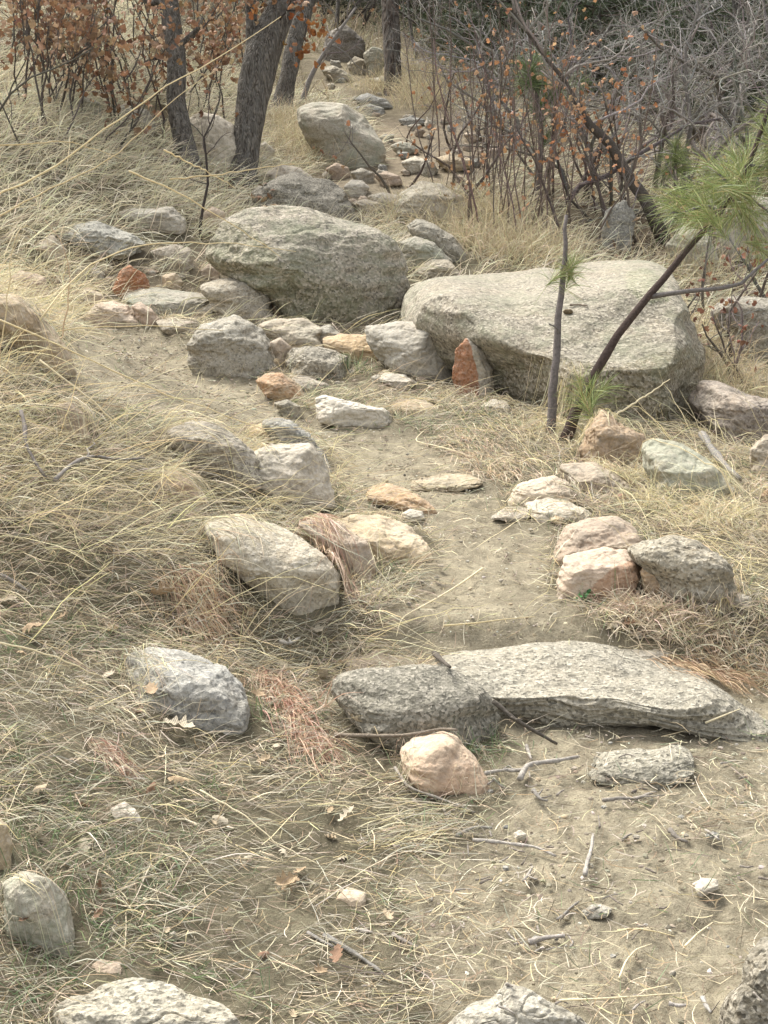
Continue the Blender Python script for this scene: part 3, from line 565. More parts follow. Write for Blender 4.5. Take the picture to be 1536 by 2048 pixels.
# ------------------------------------------------------------------ ground sheet: one polar grid, fine near the camera, out to the horizon
na, nr_ = 560, 620
ang = np.concatenate([np.linspace(-180, -40, 40)[:-1], np.linspace(-40, 40, na), np.linspace(40, 180, 40)[1:]])
rad = np.concatenate([[.05, .5, .9], 1.3 * (400 / 1.3) ** (np.linspace(0, 1, nr_) ** 1.25)])
A_, R_ = np.meshgrid(np.radians(ang), rad)
X_ = (R_ * np.sin(A_)).ravel(); Y_ = (R_ * np.cos(A_)).ravel(); Z_ = H(X_, Y_)
nearm = (Y_ > 0) & (R_.ravel() < 14)
sl = np.zeros(len(X_)); sl[nearm] = soilness(X_[nearm], Y_[nearm], Z_[nearm])
Sg = sl.reshape(A_.shape)
for _ in range(6): Sg = (np.roll(Sg, 1, 0) + 2 * Sg + np.roll(Sg, -1, 0)) / 4; Sg = (np.roll(Sg, 1, 1) + 2 * Sg + np.roll(Sg, -1, 1)) / 4
sl = Sg.ravel()
lump = n2(X_, Y_, 11, 4, 2.)
Z_ = Z_ + nearm * ((.014 * lump - .010 * np.clip(.12 - np.abs(n2(X_, Y_, 5.5, 3, 14.)), 0, 1) / .12 + .004 * n2(X_, Y_, 22, 3, 15.) + .006 * n2(X_, Y_, 38, 3, 5.)) * (1.0 - .15 * sl) - .012 * sl)
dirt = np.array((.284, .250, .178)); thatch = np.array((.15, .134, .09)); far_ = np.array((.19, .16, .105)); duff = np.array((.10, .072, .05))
c = thatch + (dirt - thatch) * sl[:, None]
bare = np.clip(.5 + .9 * n2(X_, Y_, 2.3, 4, 50.), 0, 1)[:, None] * (1 - sl[:, None]); c = c * (1 - .3 * bare) + .3 * bare * np.array((.11, .092, .062))
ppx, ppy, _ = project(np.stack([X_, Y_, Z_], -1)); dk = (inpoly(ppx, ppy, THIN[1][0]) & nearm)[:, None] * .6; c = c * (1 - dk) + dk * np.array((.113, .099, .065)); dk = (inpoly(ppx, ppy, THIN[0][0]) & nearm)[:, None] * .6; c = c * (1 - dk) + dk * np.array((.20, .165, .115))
fm = sstep(8, 13, Y_)[:, None] * (1 - sl[:, None]); c = c * (1 - fm) + far_ * fm
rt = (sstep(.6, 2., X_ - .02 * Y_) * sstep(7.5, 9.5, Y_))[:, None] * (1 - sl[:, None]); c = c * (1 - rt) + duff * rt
pth = (sstep(9, 12, Y_) * sl)[:, None]; c = c * (1 - .5 * pth) + .5 * pth * np.array((.21, .155, .105))
nA = len(ang); i0 = (np.arange(len(rad) - 1)[:, None] * nA + np.arange(nA - 1)[None]).ravel()
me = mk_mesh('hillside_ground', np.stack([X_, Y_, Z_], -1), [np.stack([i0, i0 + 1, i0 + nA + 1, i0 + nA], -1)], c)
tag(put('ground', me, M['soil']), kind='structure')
bpy.context.view_layer.update()
# ------------------------------------------------------------------ grass, litter
g2 = np.random.default_rng(21)
def scatter(N, x0, x1, y0, y1, dens, r=g2):
    x = r.uniform(x0, x1, N); y = r.uniform(y0, y1, N); z = H(x, y)
    th = np.ones(N); px, py, _ = project(np.stack([x, y, z], -1))
    for pl, f in THIN: th[inpoly(px + 18 * n2(x, y, 5., 2, 8.), py, pl)] = f
    k = (r.uniform(size=N) < dens(x, y, z) * th) & (rockH(x, y) < z + .012 + .03 * r.uniform(size=N) ** 3); return x[k], y[k], z[k]
def blades(geo, x, y, z, L, W, cols, lean, leanamt, bend, K=6, lift=.004, wig=.12, r=g2, stand=None, rocks=False):
    "curved blades; lean = (N,) heading in radians, leanamt 0 upright..1 flat"
    N = len(x)
    if not N: return
    hd = np.stack([np.cos(lean), np.sin(lean), np.zeros(N)], -1)
    t = np.linspace(0, 1, K)[None, :, None]
    up0 = np.sqrt(np.clip(1 - leanamt ** 2, .0025, 1))
    d0 = hd * leanamt[:, None] + np.array([0, 0, 1.]) * up0[:, None]
    P = np.stack([x, y, z - .005], -1)[:, None] + L[:, None, None] * (d0[:, None] * t + (hd[:, None] * .35 - np.array([0, 0, 1.]) * .75) * bend[:, None, None] * t ** 2)
    sd = np.cross(hd, [0, 0, 1.]); P = P + sd[:, None] * (L * wig * r.normal(size=N))[:, None, None] * t ** 1.6 + r.normal(size=P.shape) * (L * .009)[:, None, None] * np.sqrt(t)
    hx, hy = P[..., 0].ravel(), P[..., 1].ravel(); hz = H(hx, hy); rk = rockH(hx, hy); zz = P[..., 2].ravel(); hz = np.where((rk > hz) & (rk - np.maximum(zz, hz) < .05), rk, hz).reshape(N, K)
    over = hz + lift + .02 * r.uniform(size=(N, 1)) ** 2 * np.linspace(.2, 1, K)
    P[..., 2] = np.where(P[..., 2] < over, over, P[..., 2])
    geo.ribbons(P, W, cols)
STRAW = [(.60, .52, .31), (.56, .49, .32), (.68, .60, .40), (.52, .46, .32), (.46, .42, .31)]
GREYG = [(.44, .41, .33), (.36, .335, .28), (.52, .48, .40), (.28, .25, .21), (.44, .39, .32), (.18, .155, .12)]
PINKG = [(.48, .38, .30), (.42, .33, .27), (.54, .45, .36), (.32, .25, .20), (.60, .52, .42)]
GREEN = [(.13, .19, .085), (.18, .24, .11), (.25, .30, .17), (.11, .16, .08)]
STRAW = [tuple(np.array(v) * (1.12, 1.11, 1.08)) for v in STRAW]; GREYG = [tuple(np.array(v) * (1.14, 1.135, 1.05)) for v in GREYG]; PINKG = [tuple(np.array(v) * (1.12, 1.12, 1.02)) for v in PINKG]
def clump(x, y, s, off, lo=-.15, hi=.25): return sstep(lo, hi, n2(x, y, s, 3, off))
def zone(x, y, z):
    px, py, d = project(np.stack([x, y, z], -1)); return px, py, d
def inroc(x, y):
    return np.zeros(len(x), bool)
# lean field: the left bank falls to the lower right; right side is tousled
def leanf(x, y, px, py, r=g2):
    left = np.where(px < 900, 1., 0.)
    a = np.where(left > 0, -.62, -2.3) + np.where(py < 560, .45, 0) * left
    sp = np.where(left > 0, .75, 1.5)
    return a + .8 * n2(x, y, 1.3, 2, 70.) + np.where(r.uniform(size=len(x)) < .6, .45, 1.1) * sp * r.normal(size=len(x))
# (1) near thatch on both sides of the trail
def dn(x, y, z):
    s = soilness(x, y, z)
    px, py, d = project(np.stack([x, y, z], -1))
    thin = 1 - .72 * clump(x, y, 2.1, 80., .0, .35)
    low = np.where((px > 420 + (2048 - py) * .3) & (py > 1500), .42, 1.)
    return np.clip(thin * low * (1 - .97 * s), 0, 1)
def near_grass():
    g = Geo()
    x, y, z = scatter(300000, -2.6, 2.9, 1.5, 7.6, dn); N = len(x)
    px, py, d = zone(x, y, z)
    nr = 1 - sstep(2.5, 4.2, y)
    L = (.03 + .13 * g2.uniform(size=N) ** 1.7) * np.where(y < 3.4, .8, 1.) * np.where((px > 940) & (py < 1290), .62, 1.) * np.where((px > 600) & (px < 940) & (py < 1290), .75, 1.) * (1 + .25 * clump(x, y, 1.7, 12.)); W = (.0007 + .0021 * g2.uniform(size=N) ** 2.4) * (.75 + .10 * y)
    w = g2.uniform(size=N); cl = n2(x, y, 1.6, 3, 33.)
    c = pal(GREYG, N, .22, r=g2); c2 = pal(STRAW, N, .15, r=g2); c3 = pal(PINKG, N, .15, r=g2)
    m = w < np.where(y < 3.35, .16, .38) + .45 * cl; c[m] = c2[m]
    m = (w > .86 - .35 * sstep(.0, .4, n2(x, y, 1.2, 2, 61.)) * (y > 2.8)); c[m] = c3[m]
    blades(g, x, y, z, L, W, c, leanf(x, y, px, py), np.clip(g2.normal(.78, .19, N), .1, .995), g2.uniform(.1, .9, N), K=5, wig=.13)
    o = g.build('dry_grass', M['grass']); tag(o, 'matted grey and straw coloured dry grass covering both banks of the trail', 'grass', kind='stuff')
def curly_grass():
    "dense short curled blades of the thatch, pinkish grey"
    g = Geo()
    def dd(x, y, z):
        px, py, d = project(np.stack([x, y, z], -1)); s = soilness(x, y, z)
        return (1 - s) * (.15 + .85 * clump(x, y, 1.5, 44., -.1, .3)) * np.where(py > 1500, .3, 1)
    x, y, z = scatter(60000, -2.6, 2.9, 2.2, 7.6, dd); N = len(x); px, py, d = zone(x, y, z)
    L = g2.uniform(.05, .13, N); W = g2.uniform(.0011, .0022, N) * (.7 + .09 * y)
    c = pal(PINKG + GREYG, N, .18, r=g2)
    th = leanf(x, y, px, py); K = 7; t = np.linspace(0, 1, K)
    curl = g2.normal(0, 2.6, N); lift = g2.uniform(.02, .07, N)
    a = th[:, None] + curl[:, None] * t[None]
    st = L[:, None] / (K - 1)
    X = x[:, None] + np.cumsum(np.cos(a) * st, 1); Y = y[:, None] + np.cumsum(np.sin(a) * st, 1)
    Z = H(X.ravel(), Y.ravel()).reshape(N, K) + lift[:, None] * np.sin(np.pi * np.minimum(t * g2.uniform(.5, 1, N)[:, None], 1)) + .003
    g.ribbons(np.stack([X, Y, Z], -1), W, c)
    o = g.build('curled_grass', M['grass']); tag(o, 'short curled pinkish grey dead grass tangled through the banks', 'grass', kind='stuff')
def long_grass():
    "long arching straw, mostly on the left bank and in a fringe at right"
    g = Geo()
    def dd(x, y, z):
        px, py, d = project(np.stack([x, y, z], -1)); s = soilness(x, y, z)
        f = np.where(px < 760, .12 + .65 * clump(x, y, 1.1, 91.), .25)
        f = np.where((px < 620) & (py < 1120) & (py > 560), 1.0, f)
        f = np.where((px > 1060) & (py < 1050) & (px < 1300), .35, f); f = np.where((px > 1280) & (py < 1180), .8, f)
        return (1 - s) * f
    x, y, z = scatter(30000, -2.9, 3.1, 1.6, 8.2, dd); N = len(x); px, py, d = zone(x, y, z)
    L = g2.uniform(.16, .42, N) * np.where(py > 1300, .5, 1); W = (.0010 + .0014 * g2.uniform(size=N) ** 2) * (.8 + .07 * y)
    c = pal(STRAW + [(.78, .66, .38), (.72, .60, .34)], N, .14, r=g2)
    blades(g, x, y, z, L, W, c, leanf(x, y, px, py) + .1, np.clip(g2.normal(.8, .17, N), .1, .99), g2.uniform(.1, .8, N), K=8, wig=.10)
    o = g.build('long_straw_grass', M['grass']); tag(o, 'long golden straw blades arching over the thatch', 'grass', kind='stuff')
def mid_grass():
    g = Geo()
    def dd(x, y, z):
        px, py, d = project(np.stack([x, y, z], -1)); s = soilness(x, y, z, 22)
        f = np.where(x < -.3, 1., .55); f = np.where((px > 900) & (y > 9), .3, f)
        return (1 - s) * f * (.35 + .65 * clump(x, y, .9, 15.))
    x, y, z = scatter(230000, -7.5, 6.0, 7.0, 15.5, dd); N = len(x); px, py, d = zone(x, y, z)
    L = g2.uniform(.10, .34, N); W = g2.uniform(.0026, .0065, N)
    w = g2.uniform(size=N); c = pal([(.68, .62, .43), (.61, .56, .40), (.74, .68, .50), (.52, .48, .36), (.38, .335, .25)], N, .15, r=g2)
    blades(g, x, y, z, L, W, c, -.25 + .8 * g2.normal(size=N) + n2(x, y, .8, 2, 3.), np.clip(g2.normal(.7, .25, N), .0, .99), g2.uniform(.1, .9, N), K=5, wig=.2)
    o = g.build('hillside_grass', M['grass']); tag(o, 'pale tufted dry grass on the slope behind the boulders', 'grass', kind='stuff')
def far_grass():
    g = Geo()
    def dd(x, y, z):
        s = soilness(x, y, z, 30); return (1 - s) * (.3 + .7 * clump(x, y, .5, 25.)) * np.where((x > 1.5) & (y > 14), .25, 1)
    x, y, z = scatter(110000, -16, 16, 14.5, 34, dd); N = len(x)
    L = g2.uniform(.18, .45, N); W = g2.uniform(.007, .014, N)
    c = pal([(.36, .31, .20), (.31, .27, .17), (.35, .30, .21), (.22, .19, .13)], N, .15, r=g2)
    blades(g, x, y, z, L, W, c, g2.uniform(0, 6.28, N), np.clip(g2.normal(.45, .25, N), .0, .95), g2.uniform(.1, .7, N), K=4)
    o = g.build('far_grass', M['grass']); tag(o, 'golden brown grass on the far hillside among the trees', 'grass', kind='stuff')
def green_tufts():
    g = Geo()
    def dd(x, y, z):
        s = soilness(x, y, z); px, py, d = project(np.stack([x, y, z], -1))
        return (1 - .93 * s) * clump(x, y, 3.2, 55., -.12, .3) * np.where(py > 1250, 1., .35)
    x, y, z = scatter(130000, -2.4, 2.8, 1.6, 7., dd); N = len(x)
    L = g2.uniform(.03, .085, N); W = g2.uniform(.0012, .0024, N) * (.75 + .08 * y)
    c = pal(GREEN, N, .2, r=g2)
    blades(g, x, y, z, L, W, c, g2.uniform(0, 6.28, N), np.clip(g2.normal(.5, .25, N), 0, .95), g2.uniform(.1, .9, N), K=4)
    o = g.build('green_grass', M['grass']); tag(o, 'small green shoots of new grass coming up through the thatch', 'grass', kind='stuff')
def trail_litter():
    "dead pine needles and short straw lying on the bare soil"
    g = Geo()
    def dd(x, y, z):
        s = soilness(x, y, z); px, py, d = project(np.stack([x, y, z], -1))
        return np.clip(1. * (py > 1440) + .12 + .35 * (s < .5) , 0, 1) * (.35 + .75 * clump(x, y, 2.6, 66.))
    x, y, z = scatter(110000, -1.6, 2.4, 1.6, 7.2, dd); N = len(x)
    L = g2.uniform(.018, .085, N); th = g2.uniform(0, 6.28, N); K = 5; t = np.linspace(0, 1, K)
    a = th[:, None] + g2.normal(0, .9, N)[:, None] * t[None]; st = L[:, None] / (K - 1)
    X = x[:, None] + np.cumsum(np.cos(a) * st, 1); Y = y[:, None] + np.cumsum(np.sin(a) * st, 1)
    Z = H(X.ravel(), Y.ravel()).reshape(N, K) + g2.uniform(.002, .009, N)[:, None]
    c = pal([(.42, .36, .23), (.32, .24, .14), (.48, .42, .29), (.22, .17, .11), (.38, .34, .26), (.14, .11, .08)], N, .2, r=g2)
    g.ribbons(np.stack([X, Y, Z], -1), g2.uniform(.001, .0024, N) * (.8 + .05 * y), c, side=np.tile([0, 0, 1.], (N, 1)) + .5 * g2.normal(size=(N, 3)))
    o = g.build('needle_litter', M['litter']); tag(o, 'fallen pine needles and straw bits strewn over the bare soil', 'litter', kind='stuff')
def gravel():
    g = Geo(); D, Fc = ico(1)
    def dd(x, y, z):
        s = soilness(x, y, z); return (.12 + .88 * s) * (.3 + .7 * clump(x, y, 4., 77.))
    x, y, z = scatter(42000, -1.8, 2.4, 1.6, 9.5, dd); N = len(x)
    sz = .0016 + .0045 * g2.uniform(size=N) ** 4 + .0004 * y
    c = pal([(.25, .215, .155), (.33, .29, .22), (.28, .23, .165), (.20, .17, .13), (.42, .38, .31), (.25, .215, .155)], N, .15, r=g2)
    J = 1 + .25 * g2.normal(size=(N, len(D), 1)); S = g2.uniform(.6, 1.3, (N, 1, 3)) * [1, 1, .6]
    V = np.stack([x, y, z + sz * .15], -1)[:, None] + D[None] * J * S * sz[:, None, None]
    g.add(V, (np.arange(N)[:, None, None] * len(D) + Fc[None]).reshape(-1, 3), np.repeat(c[:, None], len(D), 1).reshape(-1, 3))
    # clods
    o = g.build('gravel', M['litter'], smooth=False); tag(o, 'tiny gravel and clods on the trail soil', 'gravel', kind='stuff')
def fringe():
    "blades growing close round every near stone"
    g = Geo(); X = []; Y = []
    for c, w, d, V in ROCKS:
        if c[1] > 9 or w < .09: continue
        n = int(260 * w); a = g2.uniform(0, 6.28, n); k = g2.uniform(.46, .62, n); X.append(c[0] + np.cos(a) * w * k); Y.append(c[1] + np.sin(a) * d * k)
    x = np.concatenate(X); y = np.concatenate(Y); z = H(x, y); s = soilness(x, y, z); k = (g2.uniform(size=len(x)) < 1 - .75 * s) & (rockH(x, y) < z + .03); x, y, z = x[k], y[k], z[k]; N = len(x); px, py, d = zone(x, y, z)
    blades(g, x, y, z, g2.uniform(.03, .11, N), g2.uniform(.001, .0022, N) * (.75 + .09 * y), pal(GREYG + STRAW + PINKG, N, .18, r=g2), leanf(x, y, px, py), np.clip(g2.normal(.65, .25, N), 0, .99), g2.uniform(.1, .9, N), K=5)
    o = g.build('rock_edge_grass', M['grass']); tag(o, 'short dry grass growing tight round the stones', 'grass', kind='stuff')
fringe(); near_grass(); curly_grass(); long_grass(); mid_grass(); far_grass(); green_tufts(); trail_litter(); gravel()
# ------------------------------------------------------------------ trees, shrubs, saplings
tr = np.random.default_rng(5)
def grow(base, dirs, L, r0, levels, nb, wig=.25, spread=.8, up=.1, K=7, ratio=.62, taper=.35, r=tr, rr=.5, tmin=.25):
    "vectorised recursive branching -> list of (P, R) per level"
    P0 = np.atleast_2d(base).astype(float); D = np.atleast_2d(dirs).astype(float); D = D / np.linalg.norm(D, axis=1)[:, None]
    Ls = np.broadcast_to(L, (len(P0),)).astype(float); Rs = np.broadcast_to(r0, (len(P0),)).astype(float); out = []
    for lv in range(levels):
        N = len(P0); d = D.copy(); pts = [P0]
        for k in range(K - 1):
            d = d + wig * r.normal(size=d.shape) + np.array([0, 0, up]); d /= np.linalg.norm(d, axis=1)[:, None]
            pts.append(pts[-1] + d * (Ls / (K - 1))[:, None])
        P = np.stack(pts, 1); Rd = Rs[:, None] * np.linspace(1, taper, K)[None]; out.append((P, Rd))
        if lv == levels - 1: break
        n = nb[lv] if isinstance(nb, (list, tuple)) else nb
        t = r.uniform(tmin, 1., (N, n)) * (K - 1); i = np.clip(t.astype(int), 0, K - 2); f = (t - i)[..., None]
        ar = np.arange(N)[:, None]; Q = P[ar, i] * (1 - f) + P[ar, i + 1] * f; T = P[ar, i + 1] - P[ar, i]; T /= np.linalg.norm(T, axis=2)[..., None] + 1e-9
        nd = T + spread * r.normal(size=T.shape); Rr = Rd[ar, i] * rr * r.uniform(.7, 1.2, (N, n)); LL = Ls[:, None] * ratio * r.uniform(.5, 1.25, (N, n)) * (1.1 - .5 * t / (K - 1))
        P0 = Q.reshape(-1, 3); D = nd.reshape(-1, 3); D /= np.linalg.norm(D, axis=1)[:, None]; Rs = Rr.ravel(); Ls = LL.ravel()
    return out
def tube_levels(g, lv, cols, jit=.12, n=(7, 5, 4, 3, 3), r=tr):
    for k, (P, Rd) in enumerate(lv):
        g.tubes(P, Rd, pal([cols[min(k, len(cols) - 1)]], len(P), jit, r=r), n[min(k, len(n) - 1)])
# oak leaf: lobed blade, gently curled
def oak_leaf(nl=4, curl=.5, r=None):
    r = r or tr; s = []; 
    for k in range(2 * nl + 1):
        t = k / (2 * nl); w = (.16 + .20 * math.sin(math.pi * (t * .85 + .12))) * (1.12 if k % 2 else .66)
        s.append((t, w))
    s[0] = (0, .02); s[-1] = (1, .04); v = []; f = []
    for t, w in s:
        z = curl * .35 * (t - .5) ** 2 * 2
        v += [(t - .5, -w, z + curl * w * w * 2.6), (t - .5, 0, z), (t - .5, w, z + curl * w * w * 2.6)]
    for k in range(2 * nl): a = 3 * k; f += [(a, a + 3, a + 4, a + 1), (a + 1, a + 4, a + 5, a + 2)]
    return np.array(v), np.array(f)
LV = [oak_leaf(2, c) for c in (.6, 1.4, -1.0)]
RUST = [(.30, .17, .095), (.38, .235, .135), (.22, .12, .07), (.48, .345, .21), (.35, .235, .15), (.27, .15, .085)]
def add_leaves(g, lv, n, size, cols=RUST, levels=(-1, -2), jit=.03, r=tr, clumps=None):
    P = np.concatenate([lv[k][0][:, 2:].reshape(-1, 3) for k in levels]); 
    if clumps: 
        cc = P[r.integers(0, len(P), clumps)]; q = cc[r.integers(0, clumps, n)] + r.normal(size=(n, 3)) * jit * 3
    else: q = P[r.integers(0, len(P), n)] + r.normal(size=(n, 3)) * jit
    for k, (tv, tf) in enumerate(LV):
        s = slice(k * n // 3, (k + 1) * n // 3); m = len(q[s]); g.leaves(tv, tf, q[s], size * r.uniform(.6, 1.2, m), pal(cols, m, .18, r=r))
def solid_trunk(px_pts, w_px, base, name, label, cat, mat, n=28, lean=0., extra=()):
    "px_pts outline centre line from the ground up, all at the depth of the base"
    b = G(*base); dg = fdist(b) ; t = empty(name, b, label, cat)
    def tube(pts, wd, nm, parent, n=n, sub=26, flare=0.):
        Pp = np.array([at(x, y, dg + dd) for x, y, dd in pts]); u = np.linspace(0, 1, len(Pp)); uu = np.linspace(0, 1, sub)
        # smooth the line through the points
        Pc = np.stack([np.interp(uu, u, Pp[:, k]) for k in range(3)], -1)
        for _ in range(2): Pc[1:-1] = (Pc[:-2] + 2 * Pc[1:-1] + Pc[2:]) / 4
        rad = np.interp(uu, u, np.array(wd) * dg / F / 2.25)
        if flare: rad = rad * (1 + flare * np.exp(-uu * 14))
        g = Geo(); th = np.arange(n) / n * 2 * np.pi
        T = np.gradient(Pc, axis=0); T /= np.linalg.norm(T, axis=1)[:, None]; A = np.cross(T, [0., 1, 0]); A /= np.linalg.norm(A, axis=1)[:, None]; B = np.cross(T, A)
        dirs = A[:, None] * np.cos(th)[None, :, None] + B[:, None] * np.sin(th)[None, :, None]
        base_ = Pc[:, None] + dirs * rad[:, None, None]; nn = fbm(base_.reshape(-1, 3) * [9, 9, 4], 4).reshape(sub, n); n2_ = fbm(base_.reshape(-1, 3) * [45, 45, 14], 2).reshape(sub, n)
        V = Pc[:, None] + dirs * (rad[:, None] * (1 + .16 * nn + .05 * n2_))[..., None]
        q = [[k * n + j, k * n + (j + 1) % n, (k + 1) * n + (j + 1) % n, (k + 1) * n + j] for k in range(sub - 1) for j in range(n)]
        g.add(V, np.array(q), (1, 1, 1)); g.F.setdefault(n, []).append(np.array([np.arange(n) + (sub - 1) * n]))
        return g.build(nm, M[mat], parent, b), Pc, rad
    return t, b, dg, tube
def with_extra(t, b, lines, tube, sub=14):
    for pts, wd, nm in lines: tube(pts, wd, nm, t, n=14, sub=sub)
def crown(t, b, starts, L, r0, col, leaves=0, lsize=.08, levels=4, nb=(5, 5, 4), up=.08, mat='twig', name='branches', seedclump=None, spread=.8, ratio=.62):
    lv = grow(np.array([s[0] for s in starts]), np.array([s[1] for s in starts]), L, r0, levels, nb, .3, spread, up, ratio=ratio)
    g = Geo(); tube_levels(g, lv, col); g.build(name, M[mat], t, b)
    if leaves: g = Geo(); add_leaves(g, lv, leaves, lsize, clumps=seedclump); g.build('leaves', M['leaf'], t, b)
    return lv
OB = [(.10, .085, .07), (.13, .115, .10), (.20, .18, .155), (.26, .235, .205)]
# oak 1 : slim leaning trunk at left
t, b, dg, tube = solid_trunk(None, None, (365, 325), 'oak_tree', 'slim grey-barked oak with a wavy trunk, left of the thick forked one', 'tree', 'bark')
_, Pc, rd = tube([(372, 345, 0), (372, 300, 0), (358, 240, 0), (350, 190, 0), (356, 130, 0), (345, 60, 0), (332, -20, 0), (322, -120, .1), (335, -260, .2), (330, -420, .3)], [62, 50, 45, 42, 42, 42, 44, 40, 34, 22], 'trunk', t, flare=.3)
tube([(352, 95, 0), (372, 80, -.05), (392, 62, -.1), (402, 50, -.15), (404, 35, -.15)], [16, 13, 11, 9, 4], 'branch', t, n=9, sub=12)
tube([(350, 100, .05), (325, 115, .1), (300, 118, .15), (285, 128, .2)], [11, 9, 7, 3], 'branch', t, n=8, sub=10)
tube([(335, -15, 0), (310, 8, .05), (295, 5, .1), (270, -20, .1)], [18, 14, 12, 8], 'branch', t, n=8, sub=10)
crown(t, b, [(Pc[-1], (0, 0, 1)), (Pc[-3], (.7, .2, .8)), (Pc[-6], (-.8, 0, .6)), (Pc[-8], (.6, -.5, .6))], .9, .03, OB, 420, .065, seedclump=50)
# oak 2 : thick dark forked trunk
t, b, dg, tube = solid_trunk(None, None, (482, 358), 'oak_tree', 'thick dark forked oak trunk standing beside the dark speckled rock', 'tree', 'bark')
_, Pc, rd = tube([(482, 380, 0), (484, 350, 0), (492, 290, 0), (500, 235, 0), (510, 170, 0), (520, 120, 0), (543, 60, 0), (570, 0, 0), (590, -90, 0), (600, -250, .1), (610, -400, .3)], [82, 62, 60, 66, 74, 82, 72, 64, 55, 44, 26], 'trunk', t, flare=.25)
tube([(512, 130, 0), (505, 90, -.02), (503, 50, -.04), (502, 10, -.05), (495, -60, -.1), (480, -160, -.2)], [34, 32, 26, 24, 22, 14], 'branch', t, n=14, sub=16)
crown(t, b, [(Pc[-1], (0, 0, 1)), (Pc[-3], (.8, .2, .7)), (Pc[-6], (.8, -.4, .4)), (Pc[-8], (-.6, -.5, .5))], .9, .035, OB, 480, .065, seedclump=50)
g = Geo(); lv = grow(np.array([at(560, 40, dg - .1), at(575, 20, dg - .1), at(520, 15, dg - .15)]), np.array([(.7, -.4, .1), (.5, -.5, -.1), (.3, -.5, .2)]), .4, .008, 3, 4, .3, .8, 0.); tube_levels(g, lv, OB[1:]); g.build('branches', M['twig'], t, b)
g = Geo(); add_leaves(g, lv, 80, .065, [(.5, .26, .10), (.42, .19, .07), (.36, .14, .05)], clumps=14); g.build('leaves', M['leaf'], t, b)
# oak 3 : behind
t, b, dg, tube = solid_trunk(None, None, (565, 222), 'oak_tree', 'greyer oak trunk close behind the thick forked oak', 'tree', 'bark')
_, Pc, rd = tube([(558, 235, 0), (565, 205, 0), (577, 150, 0), (588, 90, 0), (605, 30, 0), (622, -30, 0), (640, -150, 0), (650, -300, 0)], [56, 44, 38, 38, 40, 36, 30, 20], 'trunk', t, flare=.3)
crown(t, b, [(Pc[-1], (0, 0, 1)), (Pc[-5], (.7, .1, .7))], 1.1, .035, OB, 260, .07, seedclump=40)
# grey leaning stem right of it
t, b, dg, tube = solid_trunk(None, None, (598, 215), 'oak_sapling', 'bare pale grey stem leaning right behind the oak trunks', 'tree', 'bark')
P, rdd = None, None
g = Geo(); K = 9; uu = np.linspace(0, 1, K); px_ = np.interp(uu, [0, .3, .6, 1], [598, 622, 655, 712]); py_ = np.interp(uu, [0, .3, .6, 1], [222, 150, 95, 15])
P = np.array([at(a, c_, dg) for a, c_ in zip(px_, py_)]); g.tubes(P[None], np.linspace(.03, .012, K)[None], np.array([[.30, .27, .24]]), 8); g.build('trunk', M['twig'], t, b)
lv = grow(P[[3, 4, 5, 6, 7, 8]], np.array([(.6, .1, .3)] * 3 + [(-.3, 0, .8)] * 3), .5, .008, 3, 4, .3, .7, .05); g = Geo(); tube_levels(g, lv, [(.30, .27, .24)]); g.build('branches', M['twig'], t, b)
# pines at the head of the path
t, b, dg, tube = solid_trunk(None, None, (785, 188), 'pine_tree', 'straight dark pine trunk beside the path at top centre', 'tree', 'pinebark')
_, Pc, rd = tube([(786, 200, 0), (786, 170, 0), (784, 90, 0), (780, 0, 0), (778, -150, 0), (776, -400, 0)], [44, 38, 40, 40, 36, 26], 'trunk', t, flare=.2)
def needles(g, base, axis, n, L, W, cols, r=tr, cone=.9, K=4, droop=.25, along=.0):
    "a brush of needles round each base point (M,3) with axis (M,3)"
    M_ = len(base); b0 = np.repeat(base, n, 0) - np.repeat(axis, n, 0) * (along * r.uniform(size=(M_ * n, 1))); ax = np.repeat(axis, n, 0)
    d = ax + cone * r.normal(size=ax.shape); d /= np.linalg.norm(d, axis=1)[:, None]; Ls = L * r.uniform(.65, 1.1, M_ * n); t = np.linspace(0, 1, K)[None, :, None]
    P = b0[:, None] + Ls[:, None, None] * (d[:, None] * t - np.array([0, 0, droop]) * t ** 2 * r.uniform(.2, 1.2, (M_ * n, 1, 1)))
    g.ribbons(P, np.full(M_ * n, W) * r.uniform(.7, 1.2, M_ * n), pal(cols, M_ * n, .2, r=r))
PINEG = [(.05, .075, .03), (.07, .095, .04), (.04, .055, .025), (.09, .11, .05)]
lv = grow(np.array([Pc[-1], Pc[-4], Pc[-7], Pc[-9]]), np.array([(0, 0, 1), (.8, 0, .3), (-.8, 0, .3), (.5, -.7, .2)]), 1.3, .03, 3, 6, .15, .6, .05)
g = Geo(); tube_levels(g, lv, [(.09, .07, .055)]); g.build('branches', M['twig'], t, b)
g = Geo(); tp = lv[-1][0]; ax = tp[:, -1] - tp[:, -2]; ax /= np.linalg.norm(ax, axis=1)[:, None]; needles(g, tp[:, -1], ax, 40, .14, .008, PINEG); g.build('needles', M['needle'], t, b)
